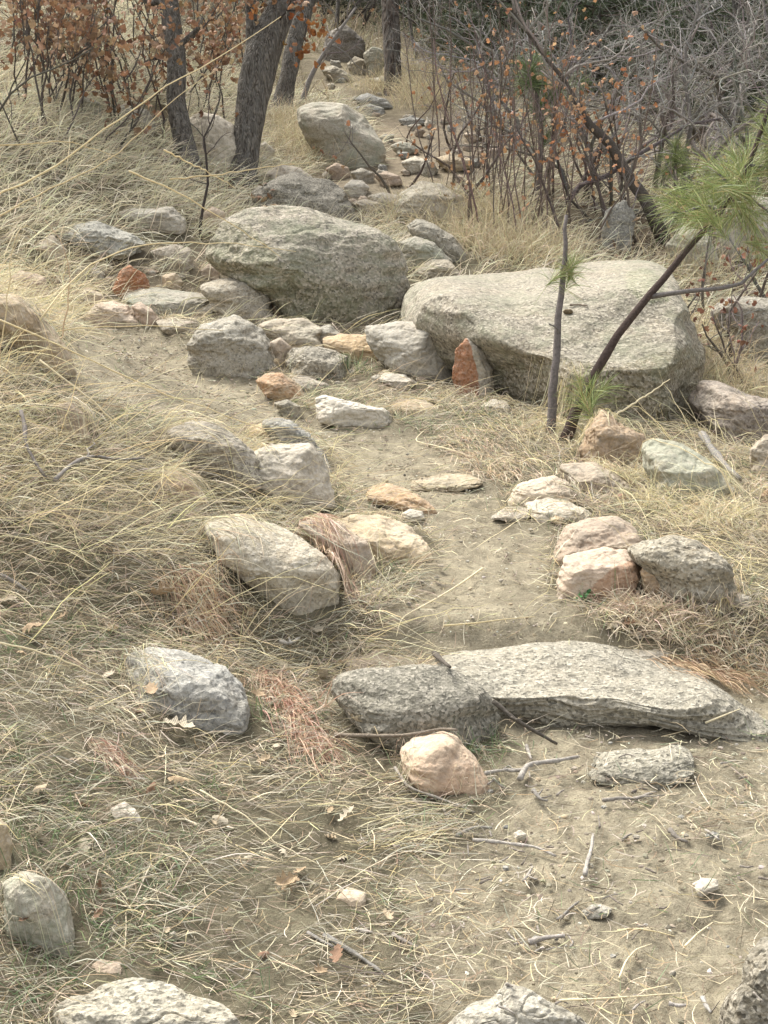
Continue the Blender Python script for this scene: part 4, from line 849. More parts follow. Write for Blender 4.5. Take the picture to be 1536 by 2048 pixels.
# thin dark stems at the head of the path
for i, (bx_, by_, tx_, wd, lab) in enumerate([(872, 128, 874, 13, 'thin upright dark stem right of the pine trunk'), (880, 150, 948, 17, 'dark stem leaning right at the edge of the far thicket'), (668, 62, 690, 9, 'thin stem behind the far dark boulder'), (832, 118, 815, 7, 'slender stem close to the pine trunk')]):
    b = G(bx_, by_); dg = fdist(b); t = empty('dead_sapling', b, lab, 'tree'); g = Geo(); K = 8; uu = np.linspace(0, 1, K)
    P = np.array([at(bx_ + (tx_ - bx_) * (u * 1.6) + 5 * math.sin(5 * u + i), by_ - u * 260, dg) for u in uu]); g.tubes(P[None], np.linspace(1, .5, K)[None] * wd * dg / F / 2, np.array([[.07, .058, .045]]), 8); g.build('trunk', M['bark'], t, b)
    lv = grow(P[[3, 4, 5, 6]], tr.normal(size=(4, 3)) + (0, 0, .3), .9, .012, 3, 5, .25, .7, .0); g = Geo(); tube_levels(g, lv, [(.11, .09, .075)]); g.build('branches', M['twig'], t, b)
# dark pines filling the shade behind (one built, the rest copied with their parts)
def far_pine(x, y, lab, H_=5.5):
    z = float(H(x, y)); b = np.array([x, y, z]); t = empty('pine_tree', b, lab, 'tree', 'dark pines behind the thicket')
    K = 8; P = np.array([b + (0.03 * math.sin(k), .02 * math.cos(2 * k), -.1 + H_ * k / (K - 1)) for k in range(K)]); g = Geo(); g.tubes(P[None], np.linspace(.13, .03, K)[None], np.array([[.07, .055, .045]]), 10); g.build('trunk', M['pinebark'], t, b)
    n = 60; hz = .25 + (H_ - .4) * tr.uniform(size=n); a = tr.uniform(0, 6.28, n); Lb = (1.9 - .27 * hz) * tr.uniform(.6, 1.1, n)
    lv = grow(b + np.stack([0 * a, 0 * a, hz], -1), np.stack([np.cos(a), np.sin(a), -.05 + 0 * a], -1), Lb, .016, 2, 7, .12, .45, .03, K=6, ratio=.45)
    g = Geo(); tube_levels(g, lv, [(.10, .08, .065)], n=(5, 3)); g.build('branches', M['twig'], t, b)
    P1 = lv[1][0]; base = P1[:, [2, 3, 5]].reshape(-1, 3); ax = np.repeat(P1[:, -1] - P1[:, -2], 3, 0); ax /= np.linalg.norm(ax, axis=1)[:, None]
    g = Geo(); needles(g, base, ax, 16, .15, .009, PINEG, cone=.75, K=3); g.build('needles', M['needle'], t, b); return t
def copy_tree(o, parent=None):
    c = o.copy(); COL.objects.link(c)
    if parent is not None: c.parent = parent
    for ch in [q for q in bpy.data.objects if q.parent == o]: copy_tree(ch, c)
    return c
fp = far_pine(3.1, 17.5, 'dark pine whose lowest boughs show behind the bare branches, nearest of the dark pines')
spots = [(1.6, 21.5, 'dark pine closing the gap right of the thin stems'), (4.9, 18.5, 'dark pine behind the grey bare branches at top right'), (2.6, 23.5, 'dark pine deeper in the shade behind the nearest one'), (6.6, 20.5, 'dark pine at the far right edge of the thicket'), (4.0, 25.5, 'dark pine farthest back in the right hand shade'), (.2, 29., 'dark pine far up behind the path head'), (5.2, 14.6, 'dark pine just right of the frame'), (1.3, 26., 'dark pine between the path head and the thicket'), (6.2, 25.5, 'dark pine far behind the top right corner')]
for i, (x, y, lab) in enumerate(spots):
    c = copy_tree(fp); c.location = (x, y, float(H(x, y))); c.rotation_euler = (0, 0, 1.3 * i + .5); s_ = 1 + .12 * math.sin(3 * i); c.scale = (s_, s_, s_); c['label'] = lab
def low_pine(x, y, lab, H_=2.6):
    z = float(H(x, y)); b = np.array([x, y, z]); t = empty('bushy_pine', b, lab, 'tree', 'low bushy pines in the shade')
    P = np.array([b + (0.02 * math.sin(k), 0, -.1 + H_ * k / 7) for k in range(8)]); g = Geo(); g.tubes(P[None], np.linspace(.06, .015, 8)[None], np.array([[.07, .055, .045]]), 8); g.build('trunk', M['pinebark'], t, b)
    n = 70; hz = .08 + (H_ - .2) * tr.uniform(size=n) ** 1.2; a = tr.uniform(0, 6.28, n); Lb = (1.15 - .32 * hz) * tr.uniform(.6, 1.1, n)
    lv = grow(b + np.stack([0 * a, 0 * a, hz], -1), np.stack([np.cos(a), np.sin(a), .15 + 0 * a], -1), Lb, .010, 2, 7, .12, .5, .03, K=6, ratio=.5)
    g = Geo(); tube_levels(g, lv, [(.08, .065, .05)], n=(4, 3)); g.build('branches', M['twig'], t, b)
    P1 = lv[1][0]; base = P1[:, [1, 3, 5]].reshape(-1, 3); ax = np.repeat(P1[:, -1] - P1[:, -2], 3, 0); ax /= np.linalg.norm(ax, axis=1)[:, None]
    g = Geo(); needles(g, base, ax, 13, .12, .007, PINEG, cone=.8, K=3); g.build('needles', M['needle'], t, b); return t
lp = low_pine(3.2, 13.6, 'low bushy pine right behind the leaning dark limb')
for i, (x, y, lab) in enumerate([(2.1, 14.8, 'low bushy pine behind the young pine tufts'), (4.4, 13.8, 'low bushy pine in the shade behind the grey tangle'), (3.7, 15.4, 'low bushy pine behind the centre of the grey tangle'), (1.45, 16.6, 'low bushy pine beside the thin dark stems'), (5.3, 15.0, 'low bushy pine at the right edge of the shade'), (2.8, 16.8, 'low bushy pine deepest in the shade at top'), (4.9, 17., 'low bushy pine deep at the top right'), (.9, 19.5, 'low bushy pine near the path head'), (-.1, 24., 'low bushy pine behind the far dark boulder'), (.5, 22.5, 'low bushy pine behind the straight pine trunk'), (-.9, 23., 'low bushy pine closing the view above the far dark boulder'), (1.9, 18.6, 'low bushy pine behind the thin dark stems'), (1.2, 22.5, 'low bushy pine deep behind the head of the path')]):
    c = copy_tree(lp); c.location = (x, y, float(H(x, y))); c.rotation_euler = (0, 0, 1.1 * i + .5); s_ = 1 + .15 * math.sin(2 * i); c.scale = (s_, s_, s_); c['label'] = lab
# ---------------- scrub oak thicket with rusty leaves, left hillside
def shrub(bx_, by_, lab, hgt, nst, leaves, lsize, stemcol, kind='scrub_oak', group=None, spread=.35, levels=4, nb=(4, 4, 3), wig=.2, up=.12, r0=.012, lcols=RUST, clumps=None, lean=(0, 0), sub=None, ratio=.55, cat='shrub', lsp=.03, foot=.22):
    b = G(bx_, by_); t = empty(kind, b, lab, cat, group)
    base = b + np.stack([tr.normal(0, foot, nst), tr.normal(0, foot * .7, nst), np.zeros(nst)], -1); base[:, 2] = H(base[:, 0], base[:, 1]) - .02
    d = np.stack([tr.normal(lean[0], spread, nst), tr.normal(lean[1], spread, nst), np.ones(nst)], -1)
    lv = grow(base, d, hgt * tr.uniform(.6, 1.1, nst), r0 * tr.uniform(.6, 1.2, nst), levels, nb, wig, .6, up, ratio=ratio)
    g = Geo(); tube_levels(g, lv, stemcol); g.build('stems', M['twig'], t, b)
    if leaves: g = Geo(); add_leaves(g, lv, leaves, lsize, lcols, clumps=clumps, jit=lsp); g.build('leaves', M['leaf'], t, b)
    return t, lv
DK = [(.12, .105, .09), (.16, .14, .12), (.21, .185, .16)]
SL = 'scrub oaks holding rusty leaves on the left hillside'
for i, (x, y, h, nl, lab) in enumerate([
  (35, 215, 1.1, 380, 'scrub oak with dark stems and rusty leaves at the left edge'), (95, 280, 1.0, 320, 'low scrub oak with rusty leaves nearest the left corner grass'), (150, 235, 1.2, 420, 'scrub oak with dense rusty leaves left of the slim oak'),
  (205, 265, 1.1, 400, 'scrub oak standing above the grassy bank with hanging rusty leaves'), (255, 215, 1.3, 420, 'scrub oak with orange leaves halfway to the slim oak'), (300, 250, 1.0, 330, 'scrub oak beside the foot of the slim oak'),
  (410, 240, 1.2, 380, 'scrub oak growing between the two nearest oak trunks'), (450, 200, 1.3, 330, 'taller scrub oak behind the gap between the oak trunks'),
  (60, 130, 1.5, 420, 'scrub oak higher on the hillside at far left'), (180, 120, 1.6, 460, 'scrub oak higher on the hillside near the top left'), (280, 140, 1.5, 420, 'scrub oak higher on the hillside behind the slim oak'), (-60, 240, 1.2, 300, 'scrub oak just beyond the left edge'), (400, 120, 1.5, 360, 'scrub oak high behind the gap between the trunks'), (110, 60, 1.6, 300, 'far scrub oak in the top left corner'), (260, 60, 1.6, 300, 'far scrub oak at the top beside the slim oak'), (470, 80, 1.5, 240, 'far scrub oak behind the thick forked oak')]):
    shrub(x, y, lab, h, 7, int(nl * .66), .056, DK, group=SL, clumps=40, r0=.0085, wig=.22, spread=.4)
# small dark seedling at the edge of the mossy boulder
b = G(402, 478); t = empty('oak_seedling', b, 'small leafless dark seedling rising left of the mossy boulder', 'sapling'); dg = fdist(b)
pp = [(402, 495), (400, 455), (406, 415), (416, 368), (412, 310), (408, 275), (420, 250), (430, 225)]; P = np.array([at(x, y, dg) for x, y in pp]); g = Geo(); g.tubes(P[None], np.linspace(.011, .004, 8)[None], np.array([[.07, .058, .05]]), 8); g.build('stem', M['twig'], t, b)
lv = grow(P[[3, 4, 4, 5, 5, 6, 6, 7]], np.array([(-.8, 0, .5), (.7, 0, .8), (-.6, 0, .9), (.8, 0, .6), (-.8, 0, .6), (.5, 0, 1), (-.5, 0, 1), (.1, 0, 1)]), .22, .004, 3, 3, .2, .5, .1); g = Geo(); tube_levels(g, lv, DK); g.build('twigs', M['twig'], t, b)
# ---------------- right hand side: reddish stems, rusty oak, grey tangle
RD = [(.20, .15, .13), (.25, .19, .165), (.30, .25, .225)]
for i, (x, y, h, n, lab) in enumerate([(965, 400, 1.5, 9, 'clump of straight reddish stems nearest the upper path'), (1000, 460, 1.35, 9, 'clump of reddish stems behind the low tan rock'), (1050, 470, 1.3, 9, 'clump of reddish stems behind the flat-topped boulder'),
     (1090, 440, 1.4, 8, 'clump of reddish stems left of the leaning dark limb'), (1000, 385, 1.6, 8, 'tall clump of reddish stems farther up the slope'), (950, 330, 1.5, 6, 'sparse reddish stems by the bend of the upper path')]):
    shrub(x, y, lab, h, n, 30 if i else 45, .04, RD, 'stem_thicket', 'reddish upright stems in the thicket', spread=.17, levels=3, nb=(5, 3), wig=.10, up=.05, r0=.0065, clumps=16, lcols=[(.48, .27, .14), (.56, .36, .21), (.40, .20, .10)], ratio=.35, foot=.2)
for x, y, h, nl, lab in [(862, 405, .8, 70, 'little open shrub with coppery leaves beside the pale boulder'), (1180, 470, 1.0, 230, 'leafy coppery scrub oak under the leaning dark limb'), (1120, 400, 1.1, 200, 'coppery scrub oak behind the reddish stems'), (1250, 460, .9, 190, 'coppery scrub oak behind the back edge of the flat-topped boulder'), (930, 300, .9, 90, 'coppery shrub left of the reddish stems'), (1200, 400, 1.0, 200, 'coppery scrub oak deep under the bare branches'), (1480, 640, .75, 170, 'dark rusty scrub oak behind the pine sapling at right'), (1500, 760, .6, 130, 'dark rusty shrub low at the right edge')]:
    shrub(x, y, lab, h, 5, int(nl * .5), .042, [(.15, .12, .10), (.24, .21, .19), (.32, .29, .27)], group='scrub oaks with coppery leaves right of the path', spread=.4, clumps=22, lcols=[(.48, .27, .14), (.42, .20, .10), (.56, .36, .21)] if x < 1400 else [(.24, .11, .07), (.30, .16, .10)], levels=4, nb=(4, 4, 3))
GY = [(.19, .168, .145), (.32, .295, .262), (.45, .42, .375), (.52, .49, .44)]
for i, (x, y, h, lab) in enumerate([(1190, 400, 1.5, 'grey bare oak shrub behind the leaning dark limb'), (1300, 380, 1.7, 'grey bare oak shrub in the middle of the tangle'), (1400, 400, 1.6, 'grey bare oak shrub above the pine sapling needles'), (1480, 360, 1.8, 'grey bare oak shrub at the right edge of the tangle'),
     (1560, 420, 1.7, 'grey bare oak shrub reaching in from the right edge'), (1250, 300, 1.8, 'twisted grey shrub farther back in the tangle'), (1350, 290, 1.9, 'twisted grey shrub behind the centre of the tangle'), (1450, 280, 1.9, 'twisted grey shrub deep at the top right'), (1140, 290, 1.7, 'twisted grey shrub near the young pine tufts'), (1540, 260, 2.0, 'twisted grey shrub in the top right corner'), (1060, 250, 1.6, 'thin grey shrub left of the young pine tufts')]):
    shrub(x, y, lab, h, 5, 0, 0, GY, 'bare_oak', 'bare grey oak shrubs in the tangle at top right', spread=.55, levels=4, nb=(6, 7, 4), wig=.38, up=.03, r0=.020, ratio=.6, foot=.3)
for i, (x, y, h, lab) in enumerate([(700, 60, 1.8, 'bare scrub at the head of the path above the far dark boulder'), (840, 50, 2.0, 'bare scrub right of the straight pine trunk'), (930, 80, 1.8, 'bare scrub behind the dark stem leaning right'), (560, 30, 1.8, 'bare scrub far behind the thick forked oak'), (640, 30, 1.8, 'bare scrub above the far path crest'), (1000, 150, 1.8, 'bare scrub behind the tall reddish stems')]):
    shrub(x, y, lab, h, 5, 60, .06, [(.07, .06, .05), (.11, .095, .08), (.17, .15, .13), (.22, .2, .17)], 'bare_oak', 'dark bare scrub at the head of the path', spread=.5, levels=4, nb=(6, 6, 4), wig=.35, up=.04, r0=.022, ratio=.6, foot=.3)
# leaning dark limb with pale twig ends
b = G(1290, 470); t = empty('bare_oak', b, 'dark oak limb leaning up and left over the thicket with pale twig ends', 'tree'); dg = fdist(b)
pp = [(1345, 520), (1290, 400), (1250, 345), (1222, 290), (1180, 250), (1150, 200), (1125, 155), (1090, 115), (1055, 65), (1030, 25)]; wd = [30, 26, 24, 20, 16, 12, 9, 7, 6, 4]
P = np.array([at(x, y, dg - .1) for x, y in pp]); g = Geo(); g.tubes(P[None], (np.array(wd) * dg / F / 2)[None], np.array([[.105, .088, .072]]), 10, bumpy=.06); g.build('trunk', M['twig'], t, b)
lv = grow(P[[3, 4, 5, 6, 7, 7, 8, 8, 9]], np.array([(-.5, 0, .8), (.8, 0, .5), (-.5, 0, .7), (.7, 0, .6), (-.5, 0, .9), (.4, -.2, .8), (-.6, .2, .6), (.3, 0, 1), (-.2, 0, 1)]), .75, .010, 4, (4, 4, 3), .28, .6, .05, ratio=.5); g = Geo(); tube_levels(g, lv, [(.34, .315, .28), (.44, .41, .37), (.50, .47, .425)]); g.build('branches', M['twig'], t, b)
# ---------------- pine saplings
GRN = [(.22, .27, .09), (.30, .35, .13), (.15, .20, .07), (.38, .41, .19), (.24, .27, .10), (.30, .35, .13), (.36, .29, .14)]
def sapling(name, lab, base_px, pts, wd, col, tufts, nl=.15, nn=120, W=.0021, ddep=-.22, twigs=(), dk=None):
    b = G(*base_px); dg = fdist(b) + ddep; t = empty(name, b, lab, 'sapling'); P = np.array([at(x, y, dg + 0 * k) for k, (x, y) in enumerate(pts)])
    u = np.linspace(0, 1, len(P)); uu = np.linspace(0, 1, 18); Pc = np.stack([np.interp(uu, u, P[:, k]) for k in range(3)], -1); Pc[1:-1] = (Pc[:-2] + 2 * Pc[1:-1] + Pc[2:]) / 4; rd = np.interp(uu, u, np.array(wd) * dg / F / 2)
    Pc[1:-1] += tr.normal(0, .002, (16, 3)); g = Geo(); g.tubes(Pc[None], rd[None], np.array([col]), 12, bumpy=.05); g.build('trunk', M['twig'], t, b)
    for (pts2, w2) in twigs:
        Q = np.array([at(x, y, dg + dz) for x, y, dz in pts2]); u = np.linspace(0, 1, len(Q)); uu = np.linspace(0, 1, 9); Q = np.stack([np.interp(uu, u, Q[:, k]) for k in range(3)], -1); g = Geo(); g.tubes(Q[None], np.linspace(w2, w2 * .45, 9)[None] * dg / F / 2, np.array([[.20, .18, .165]]), 7); g.build('branch', M['twig'], t, b)
    for (x, y, dz, ax, ay, sc) in tufts:
        c = at(x, y, dg + dz); a = RT * ax + UP * ay + FW * .15 * tr.normal(); a /= np.linalg.norm(a)
        g = Geo(); needles(g, c[None], a[None], int(nn * sc), nl * (.6 + .4 * sc), W, dk or GRN, cone=.62, K=5, droop=.3, along=.16 * sc); g.build('needle_tuft', M['needle'], t, b)
    return t
sapling('pine_sapling', 'leaning pine sapling with a dark bare stem and bright needle tufts at right', (1150, 850),
  [(1122, 895), (1140, 850), (1160, 800), (1190, 748), (1215, 700), (1245, 655), (1300, 592), (1330, 555), (1365, 505), (1410, 462), (1455, 405), (1490, 350), (1520, 270), (1545, 190)], [25, 24, 21, 19, 17, 16, 15, 14, 13, 12, 11, 10, 9, 7], (.085, .062, .052),
  [(1345, 420, -.1, -1, .35, .9), (1375, 445, -.05, -.9, -.1, 1.1), (1400, 405, -.1, -.6, .8, 1.2), (1430, 400, .1, -.9, .3, 1.1), (1440, 345, 0, -.7, .7, 1.2), (1475, 330, -.1, -.4, .9, 1.2), (1500, 300, .1, .3, 1, 1.3), (1530, 340, 0, .9, .3, 1.2), (1500, 390, -.1, .9, -.2, 1.), (1455, 440, .05, -.6, -.6, .8), (1525, 260, 0, -.6, .8, 1.2), (1545, 215, 0, -.3, 1, 1.3), (1560, 300, 0, .9, .5, 1.2), (1535, 430, 0, 1, -.3, 1.), (1545, 510, .1, .8, -.3, .9), (1415, 330, .15, -.8, .3, 1.), (1380, 370, .1, -1, .2, 1.1), (1350, 385, .15, -1, .3, 1.), (1330, 400, .1, -1, .1, 1.1), (1460, 300, .1, -.5, 1, 1.2), (1490, 430, .1, .5, -.5, 1.), (1430, 370, .2, -.2, 1, 1.1), (1515, 480, .1, .3, -1, .8), (1400, 440, .1, -.7, -.4, .9),
   (1185, 770, -.05, .1, 1, .8), (1165, 800, -.1, -.5, .9, .7), (1210, 770, .05, .7, .9, .7), (1160, 760, -.05, -.2, 1, .6)],
  twigs=[([(1302, 593, 0), (1370, 582, -.05), (1430, 578, -.1), (1480, 570, -.12), (1505, 545, -.12), (1540, 515, -.1)], 11), ([(1445, 425, 0), (1410, 410, -.05), (1370, 425, -.08), (1345, 425, -.1)], 8), ([(1465, 400, 0), (1500, 395, -.05), (1545, 430, 0)], 7), ([(1470, 380, 0), (1440, 350, 0), (1415, 332, .1)], 6), ([(1500, 330, 0), (1530, 335, 0), (1560, 305, 0)], 6)])
sapling('pine_sapling', 'thin straight grey sapling with one needle tuft in front of the flat-topped boulder', (1106, 835), [(1098, 890), (1104, 800), (1108, 760), (1112, 710), (1114, 655), (1120, 600), (1128, 550), (1130, 490), (1133, 430)], [20, 18, 17, 15, 14, 13, 11, 9, 7], (.19, .165, .15),
  [(1140, 535, -.02, .75, .55, .8), (1150, 525, 0, .35, 1, .8), (1135, 530, 0, -.3, .8, .5)], nn=150, nl=.12, twigs=[([(1116, 672, 0), (1118, 660, -.02), (1108, 652, -.03), (1098, 648, -.04)], 6), ([(1128, 548, 0), (1142, 534, -.02)], 5)])
sapling('young_pine', 'slender young pine with soft needle tufts among the bare shrubs', (1075, 400), [(1075, 410), (1080, 330), (1085, 260), (1070, 180), (1062, 110), (1055, 40)], [12, 11, 10, 9, 7, 5], (.16, .13, .11),
  [(1050, 130, 0, -.5, .8, 1.2), (1075, 115, 0, .4, .8, 1.2), (1050, 165, 0, -.8, .1, 1.), (1095, 165, 0, .8, .2, 1.), (1100, 195, 0, .5, .4, 1.1), (1125, 180, 0, .9, .4, .9), (1080, 215, 0, -.2, .8, .9), (1095, 270, 0, .3, .7, .7), (1160, 165, .1, .9, .3, .8)], nl=.17, nn=150, W=.0035, dk=[(.13, .18, .07), (.18, .23, .09), (.10, .13, .05)])
sapling('young_pine', 'small pine with yellow-green needles low in the grey tangle', (1350, 430), [(1350, 440), (1352, 380), (1350, 330), (1355, 290)], [10, 9, 7, 5], (.16, .13, .11),
  [(1335, 315, 0, -.8, .4, 1.), (1365, 300, 0, .7, .6, 1.), (1350, 290, 0, 0, 1, 1.), (1330, 345, 0, -.9, 0, .8), (1375, 335, 0, .9, .1, .8)], nl=.16, nn=140, W=.003, dk=[(.20, .24, .08), (.26, .29, .11), (.14, .17, .06)])
# ------------------------------------------------------------------ small things lying about
dr = np.random.default_rng(11)
def interp_path(pts, K):
    p = np.array(pts, float); s = np.r_[0, np.cumsum(np.hypot(*np.diff(p[:, :2], axis=0).T))]; u = np.linspace(0, s[-1], K)
    q = np.stack([np.interp(u, s, p[:, k]) for k in range(p.shape[1])], -1)
    for _ in range(max(1, K // 8)): q[1:-1] = (q[:-2] + 2 * q[1:-1] + q[2:]) / 4
    return q
TWG = [(.30, .27, .245), (.38, .35, .32), (.24, .21, .185)]
def twig(lab, pts, w, col=(.33, .30, .275), side=(), K=12, lift=.0, name='twig', group=None, cat='twig', taper=.55):
    col = tuple(np.array(col) * (1, .97, .90)); q = interp_path(pts, K); S = surf(q[:, 0], q[:, 1]); d = np.array([fdist(p) for p in S]); r = w * d.mean() / F / 2
    # a rigid stick: straight chord plus its own bends, resting on the highest ground it meets
    u = np.linspace(0, 1, K); z = np.polyval(np.polyfit(u, S[:, 2], 1 if K < 20 else 3), u); z = z + max(0, np.percentile(S[:, 2] - z, 80)) + r * .7 + lift
    dz = z - S[:, 2]; W = S + np.stack([0 * u, 0 * u, dz], -1)
    # keep the stick on the line seen in the photo: slide along the view ray to the new height
    for k in range(K):
        ray = S[k] - CAM; t = (z[k] - CAM[2]) / ray[2]; W[k] = CAM + ray * t
    o = W.mean(0); g = Geo(); rr = r * np.linspace(1, taper, K) * (1 + .12 * dr.normal(size=K)); g.tubes(W[None], rr[None], np.array([col]), 7, bumpy=.08)
    for (k, ang_, L, rs) in side:
        k = min(k, K - 2); T = W[k + 1] - W[k]; T /= np.linalg.norm(T); c, s_ = math.cos(ang_), math.sin(ang_); D = np.array([T[0] * c - T[1] * s_, T[0] * s_ + T[1] * c, .12]); P = W[k] + D * np.linspace(0, L, 5)[:, None] + dr.normal(0, L * .03, (5, 3)); g.tubes(P[None], (r * rs * np.linspace(1, .5, 5))[None], np.array([col]), 6)
    ob = g.build(name, M['twig'], None, o); return tag(ob, lab, cat, group)
twig('short dark stick end lying on the left of the arched slab', [(868, 1306), (882, 1320), (900, 1334)], 11, (.13, .115, .10), K=6)
twig('dark jointed stick running from the dark speckled rock onto the near dirt', [(985, 1402), (1000, 1412), (1020, 1432), (1040, 1445), (1080, 1468), (1114, 1488)], 10, (.13, .115, .10), K=14, side=[(4, -.6, .05, .5), (9, .6, .04, .4)])
twig('long bent grey twig resting across the tip of the pink wedge rock', [(670, 1470), (720, 1471), (790, 1472), (850, 1466), (875, 1455), (915, 1460)], 9, (.26, .22, .18), K=16)
twig('forked grey twig on the dirt, right of the pink wedge rock', [(1040, 1558), (1052, 1530), (1075, 1526), (1110, 1522), (1158, 1513)], 12, (.42, .39, .36), side=[(2, 2.4, .05, .8)], K=14)
twig('short grey twig pointing at the fork of the larger twig', [(1053, 1492), (1058, 1508), (1063, 1518)], 9, (.40, .37, .34), K=7)
twig('pale twig poking out from under the pink wedge rock', [(972, 1546), (1000, 1541), (1028, 1538)], 9, (.42, .39, .36), K=8)
twig('thin grey twig curving below the pink wedge rock', [(790, 1535), (815, 1575), (860, 1590), (910, 1608), (950, 1625)], 6, (.36, .33, .30), K=14)
twig('short crooked twig on dirt below the forked twig', [(1066, 1580), (1075, 1592), (1083, 1600), (1095, 1601)], 9, (.30, .28, .26), side=[(3, 2.2, .03, .6)], K=9)
twig('angled grey stick below the embedded grey rock', [(1205, 1600), (1240, 1597), (1278, 1597), (1300, 1586), (1312, 1584)], 9, (.34, .31, .28), side=[(8, -.8, .05, .4)], K=12)
twig('bent grey twig at the left side of the near dirt', [(913, 1672), (935, 1660), (960, 1653), (985, 1656)], 9, (.36, .34, .31), K=10)
twig('long pale grey twig lying level on the near dirt', [(945, 1680), (990, 1683), (1040, 1690), (1068, 1692), (1112, 1712)], 9, (.44, .41, .38), K=14)
twig('upright pale twig with a broken tan end on the near dirt', [(1170, 1750), (1173, 1728), (1182, 1702), (1185, 1680), (1186, 1668)], 10, (.44, .41, .38), K=10)
twig('small twig with a tiny fork left of the upright pale twig', [(1048, 1762), (1056, 1750), (1065, 1733)], 8, (.40, .37, .34), side=[(2, -1.8, .025, .7)], K=7)
twig('stubby dark grey stick at right on the near dirt', [(1340, 1660), (1350, 1672), (1362, 1680), (1375, 1684)], 11, (.22, .20, .18), K=8)
twig('thick pale grey stick lying level lower on the near dirt', [(1058, 1885), (1080, 1878), (1105, 1873), (1130, 1872)], 13, (.38, .35, .33), K=9)
twig('small crooked twig right beside the thick pale stick', [(1140, 1895), (1147, 1885), (1138, 1873), (1134, 1868)], 6, (.36, .33, .30), K=7)
twig('crooked grey twig above the thick pale stick', [(1116, 1840), (1130, 1828), (1142, 1815), (1158, 1803)], 8, (.30, .28, .26), K=9)
twig('curved pale twig at the bottom right near the dark boulder', [(1405, 1995), (1412, 2012), (1422, 2025)], 11, (.42, .40, .38), K=7)
twig('flat pale twig at the bottom right on the dirt', [(1338, 2007), (1355, 2012), (1372, 2010)], 11, (.45, .42, .40), K=6)
twig('weathered grey stick in grass at lower middle', [(648, 1870), (690, 1895), (730, 1920), (770, 1950)], 12, (.26, .25, .235), K=12)
twig('second weathered grey stick just above the first at lower middle', [(615, 1865), (640, 1880), (668, 1894)], 9, (.28, .265, .25), K=8)
twig('short pale stick left of the near dirt', [(710, 1858), (728, 1862), (745, 1864)], 9, (.50, .46, .42), K=6)
twig('short dark stick at the grass edge right of the weathered sticks', [(786, 1870), (805, 1880), (835, 1895)], 10, (.30, .27, .25), K=8)
twig('dead grey branch propped against the smooth grey-green boulder', [(1404, 868), (1425, 900), (1450, 930), (1480, 958)], 16, (.30, .285, .27), K=10, lift=.03)
twig('bare forked twig standing in the straw at the left edge', [(42, 822), (50, 850), (50, 885), (70, 925), (92, 955)], 9, (.20, .18, .17), K=12, lift=.05)
twig('thin branching grey twig in the straw at left', [(110, 960), (140, 930), (180, 910), (235, 920), (290, 916)], 8, (.26, .24, .225), K=14, lift=.05, side=[(5, .5, .12, .6), (8, -.5, .08, .5)])
twig('grey twig half buried in grass at the left edge', [(0, 1150), (25, 1162), (60, 1185)], 10, (.26, .24, .22), K=8, lift=.015)
twig('pale forked twig in the thatch above the dark speckled rock', [(560, 1283), (580, 1288), (600, 1275)], 9, (.42, .40, .37), K=7, lift=.01, side=[(3, 1., .03, .7)])
twig('small dark twig on top of the flat-topped boulder', [(1140, 610), (1160, 609), (1175, 612)], 4, (.2, .16, .13), K=6)
# tiny twigs
for i in range(70):
    px = dr.uniform(820, 1520); py = dr.uniform(1450, 2040); a = dr.normal(0, .8); L = dr.uniform(12, 42)
    twig('thin little grey or brown twig lying loose on the near dirt', [(px, py), (px + L * .5 * math.cos(a), py + L * .4 * math.sin(a) + dr.normal(0, 3)), (px + L * math.cos(a), py + L * .7 * math.sin(a))], dr.uniform(3, 6), tuple(np.array(TWG[i % 3]) * (.75 + .5 * dr.uniform())), K=6, group='little twigs scattered on the near dirt')
# fallen oak leaves
LFM = {}
def lobed_leaf(curl, ph):
    K = 23; t = np.linspace(0, 1, K); env = .05 + .30 * np.sin(np.pi * np.clip(t * .9 + .06, 0, 1)) ** 1.1; w = env * (.80 + .26 * np.cos(2 * np.pi * 3.6 * t + ph)); w[0] = .02; w[-1] = .05; v = []; f = []
    for k in range(K):
        z = curl * .22 * (t[k] - .5) ** 2 * 2; x = t[k] - .5
        for s_ in (-1, -.5, 0, .5, 1): v.append((x, s_ * w[k], z + curl * (s_ * w[k]) ** 2 * 1.6 + .02 * math.sin(9 * t[k] + 3 * s_ + ph)))
    for k in range(K - 1):
        for q in range(4): a = 5 * k + q; f.append((a, a + 5, a + 6, a + 1))
    return np.array(v), np.array(f)
def leaf_mesh(k):
    if k not in LFM:
        tv, tf = lobed_leaf([1.1, 1.7, -1.3, .7][k % 4], 1.7 * k); me = mk_mesh('oak_leaf', tv, [tf], np.ones(3)); LFM[k] = me
    return LFM[k]
LCOL = [(.50, .39, .25), (.40, .28, .16), (.53, .45, .32), (.28, .16, .09), (.46, .33, .19)]
for i, c in enumerate(LCOL):
    m, nt, b = newmat('fallen_leaf_tone'); tc = N_(nt, 'ShaderNodeTexCoord'); f = noise_(nt, tc.outputs['Object'], 9, 5, .7)
    cc = mixc(nt, ramp(nt, f, [(.35, 0.), (.7, 1.)]), tuple(v * .7 for v in c), c); L_(nt, cc, b.inputs['Base Color']); b.inputs['Roughness'].default_value = .75
    sp = N_(nt, 'ShaderNodeSeparateXYZ'); L_(nt, tc.outputs['Object'], sp.inputs[0]); wv = N_(nt, 'ShaderNodeTexWave', Scale=5.5); wv.bands_direction = 'X'; L_(nt, tc.outputs['Object'], wv.inputs['Vector']); L_(nt, bump_(nt, wv.outputs['Fac'], .4, .02), b.inputs['Normal']); M['leaf%d' % i] = m
from mathutils import Euler
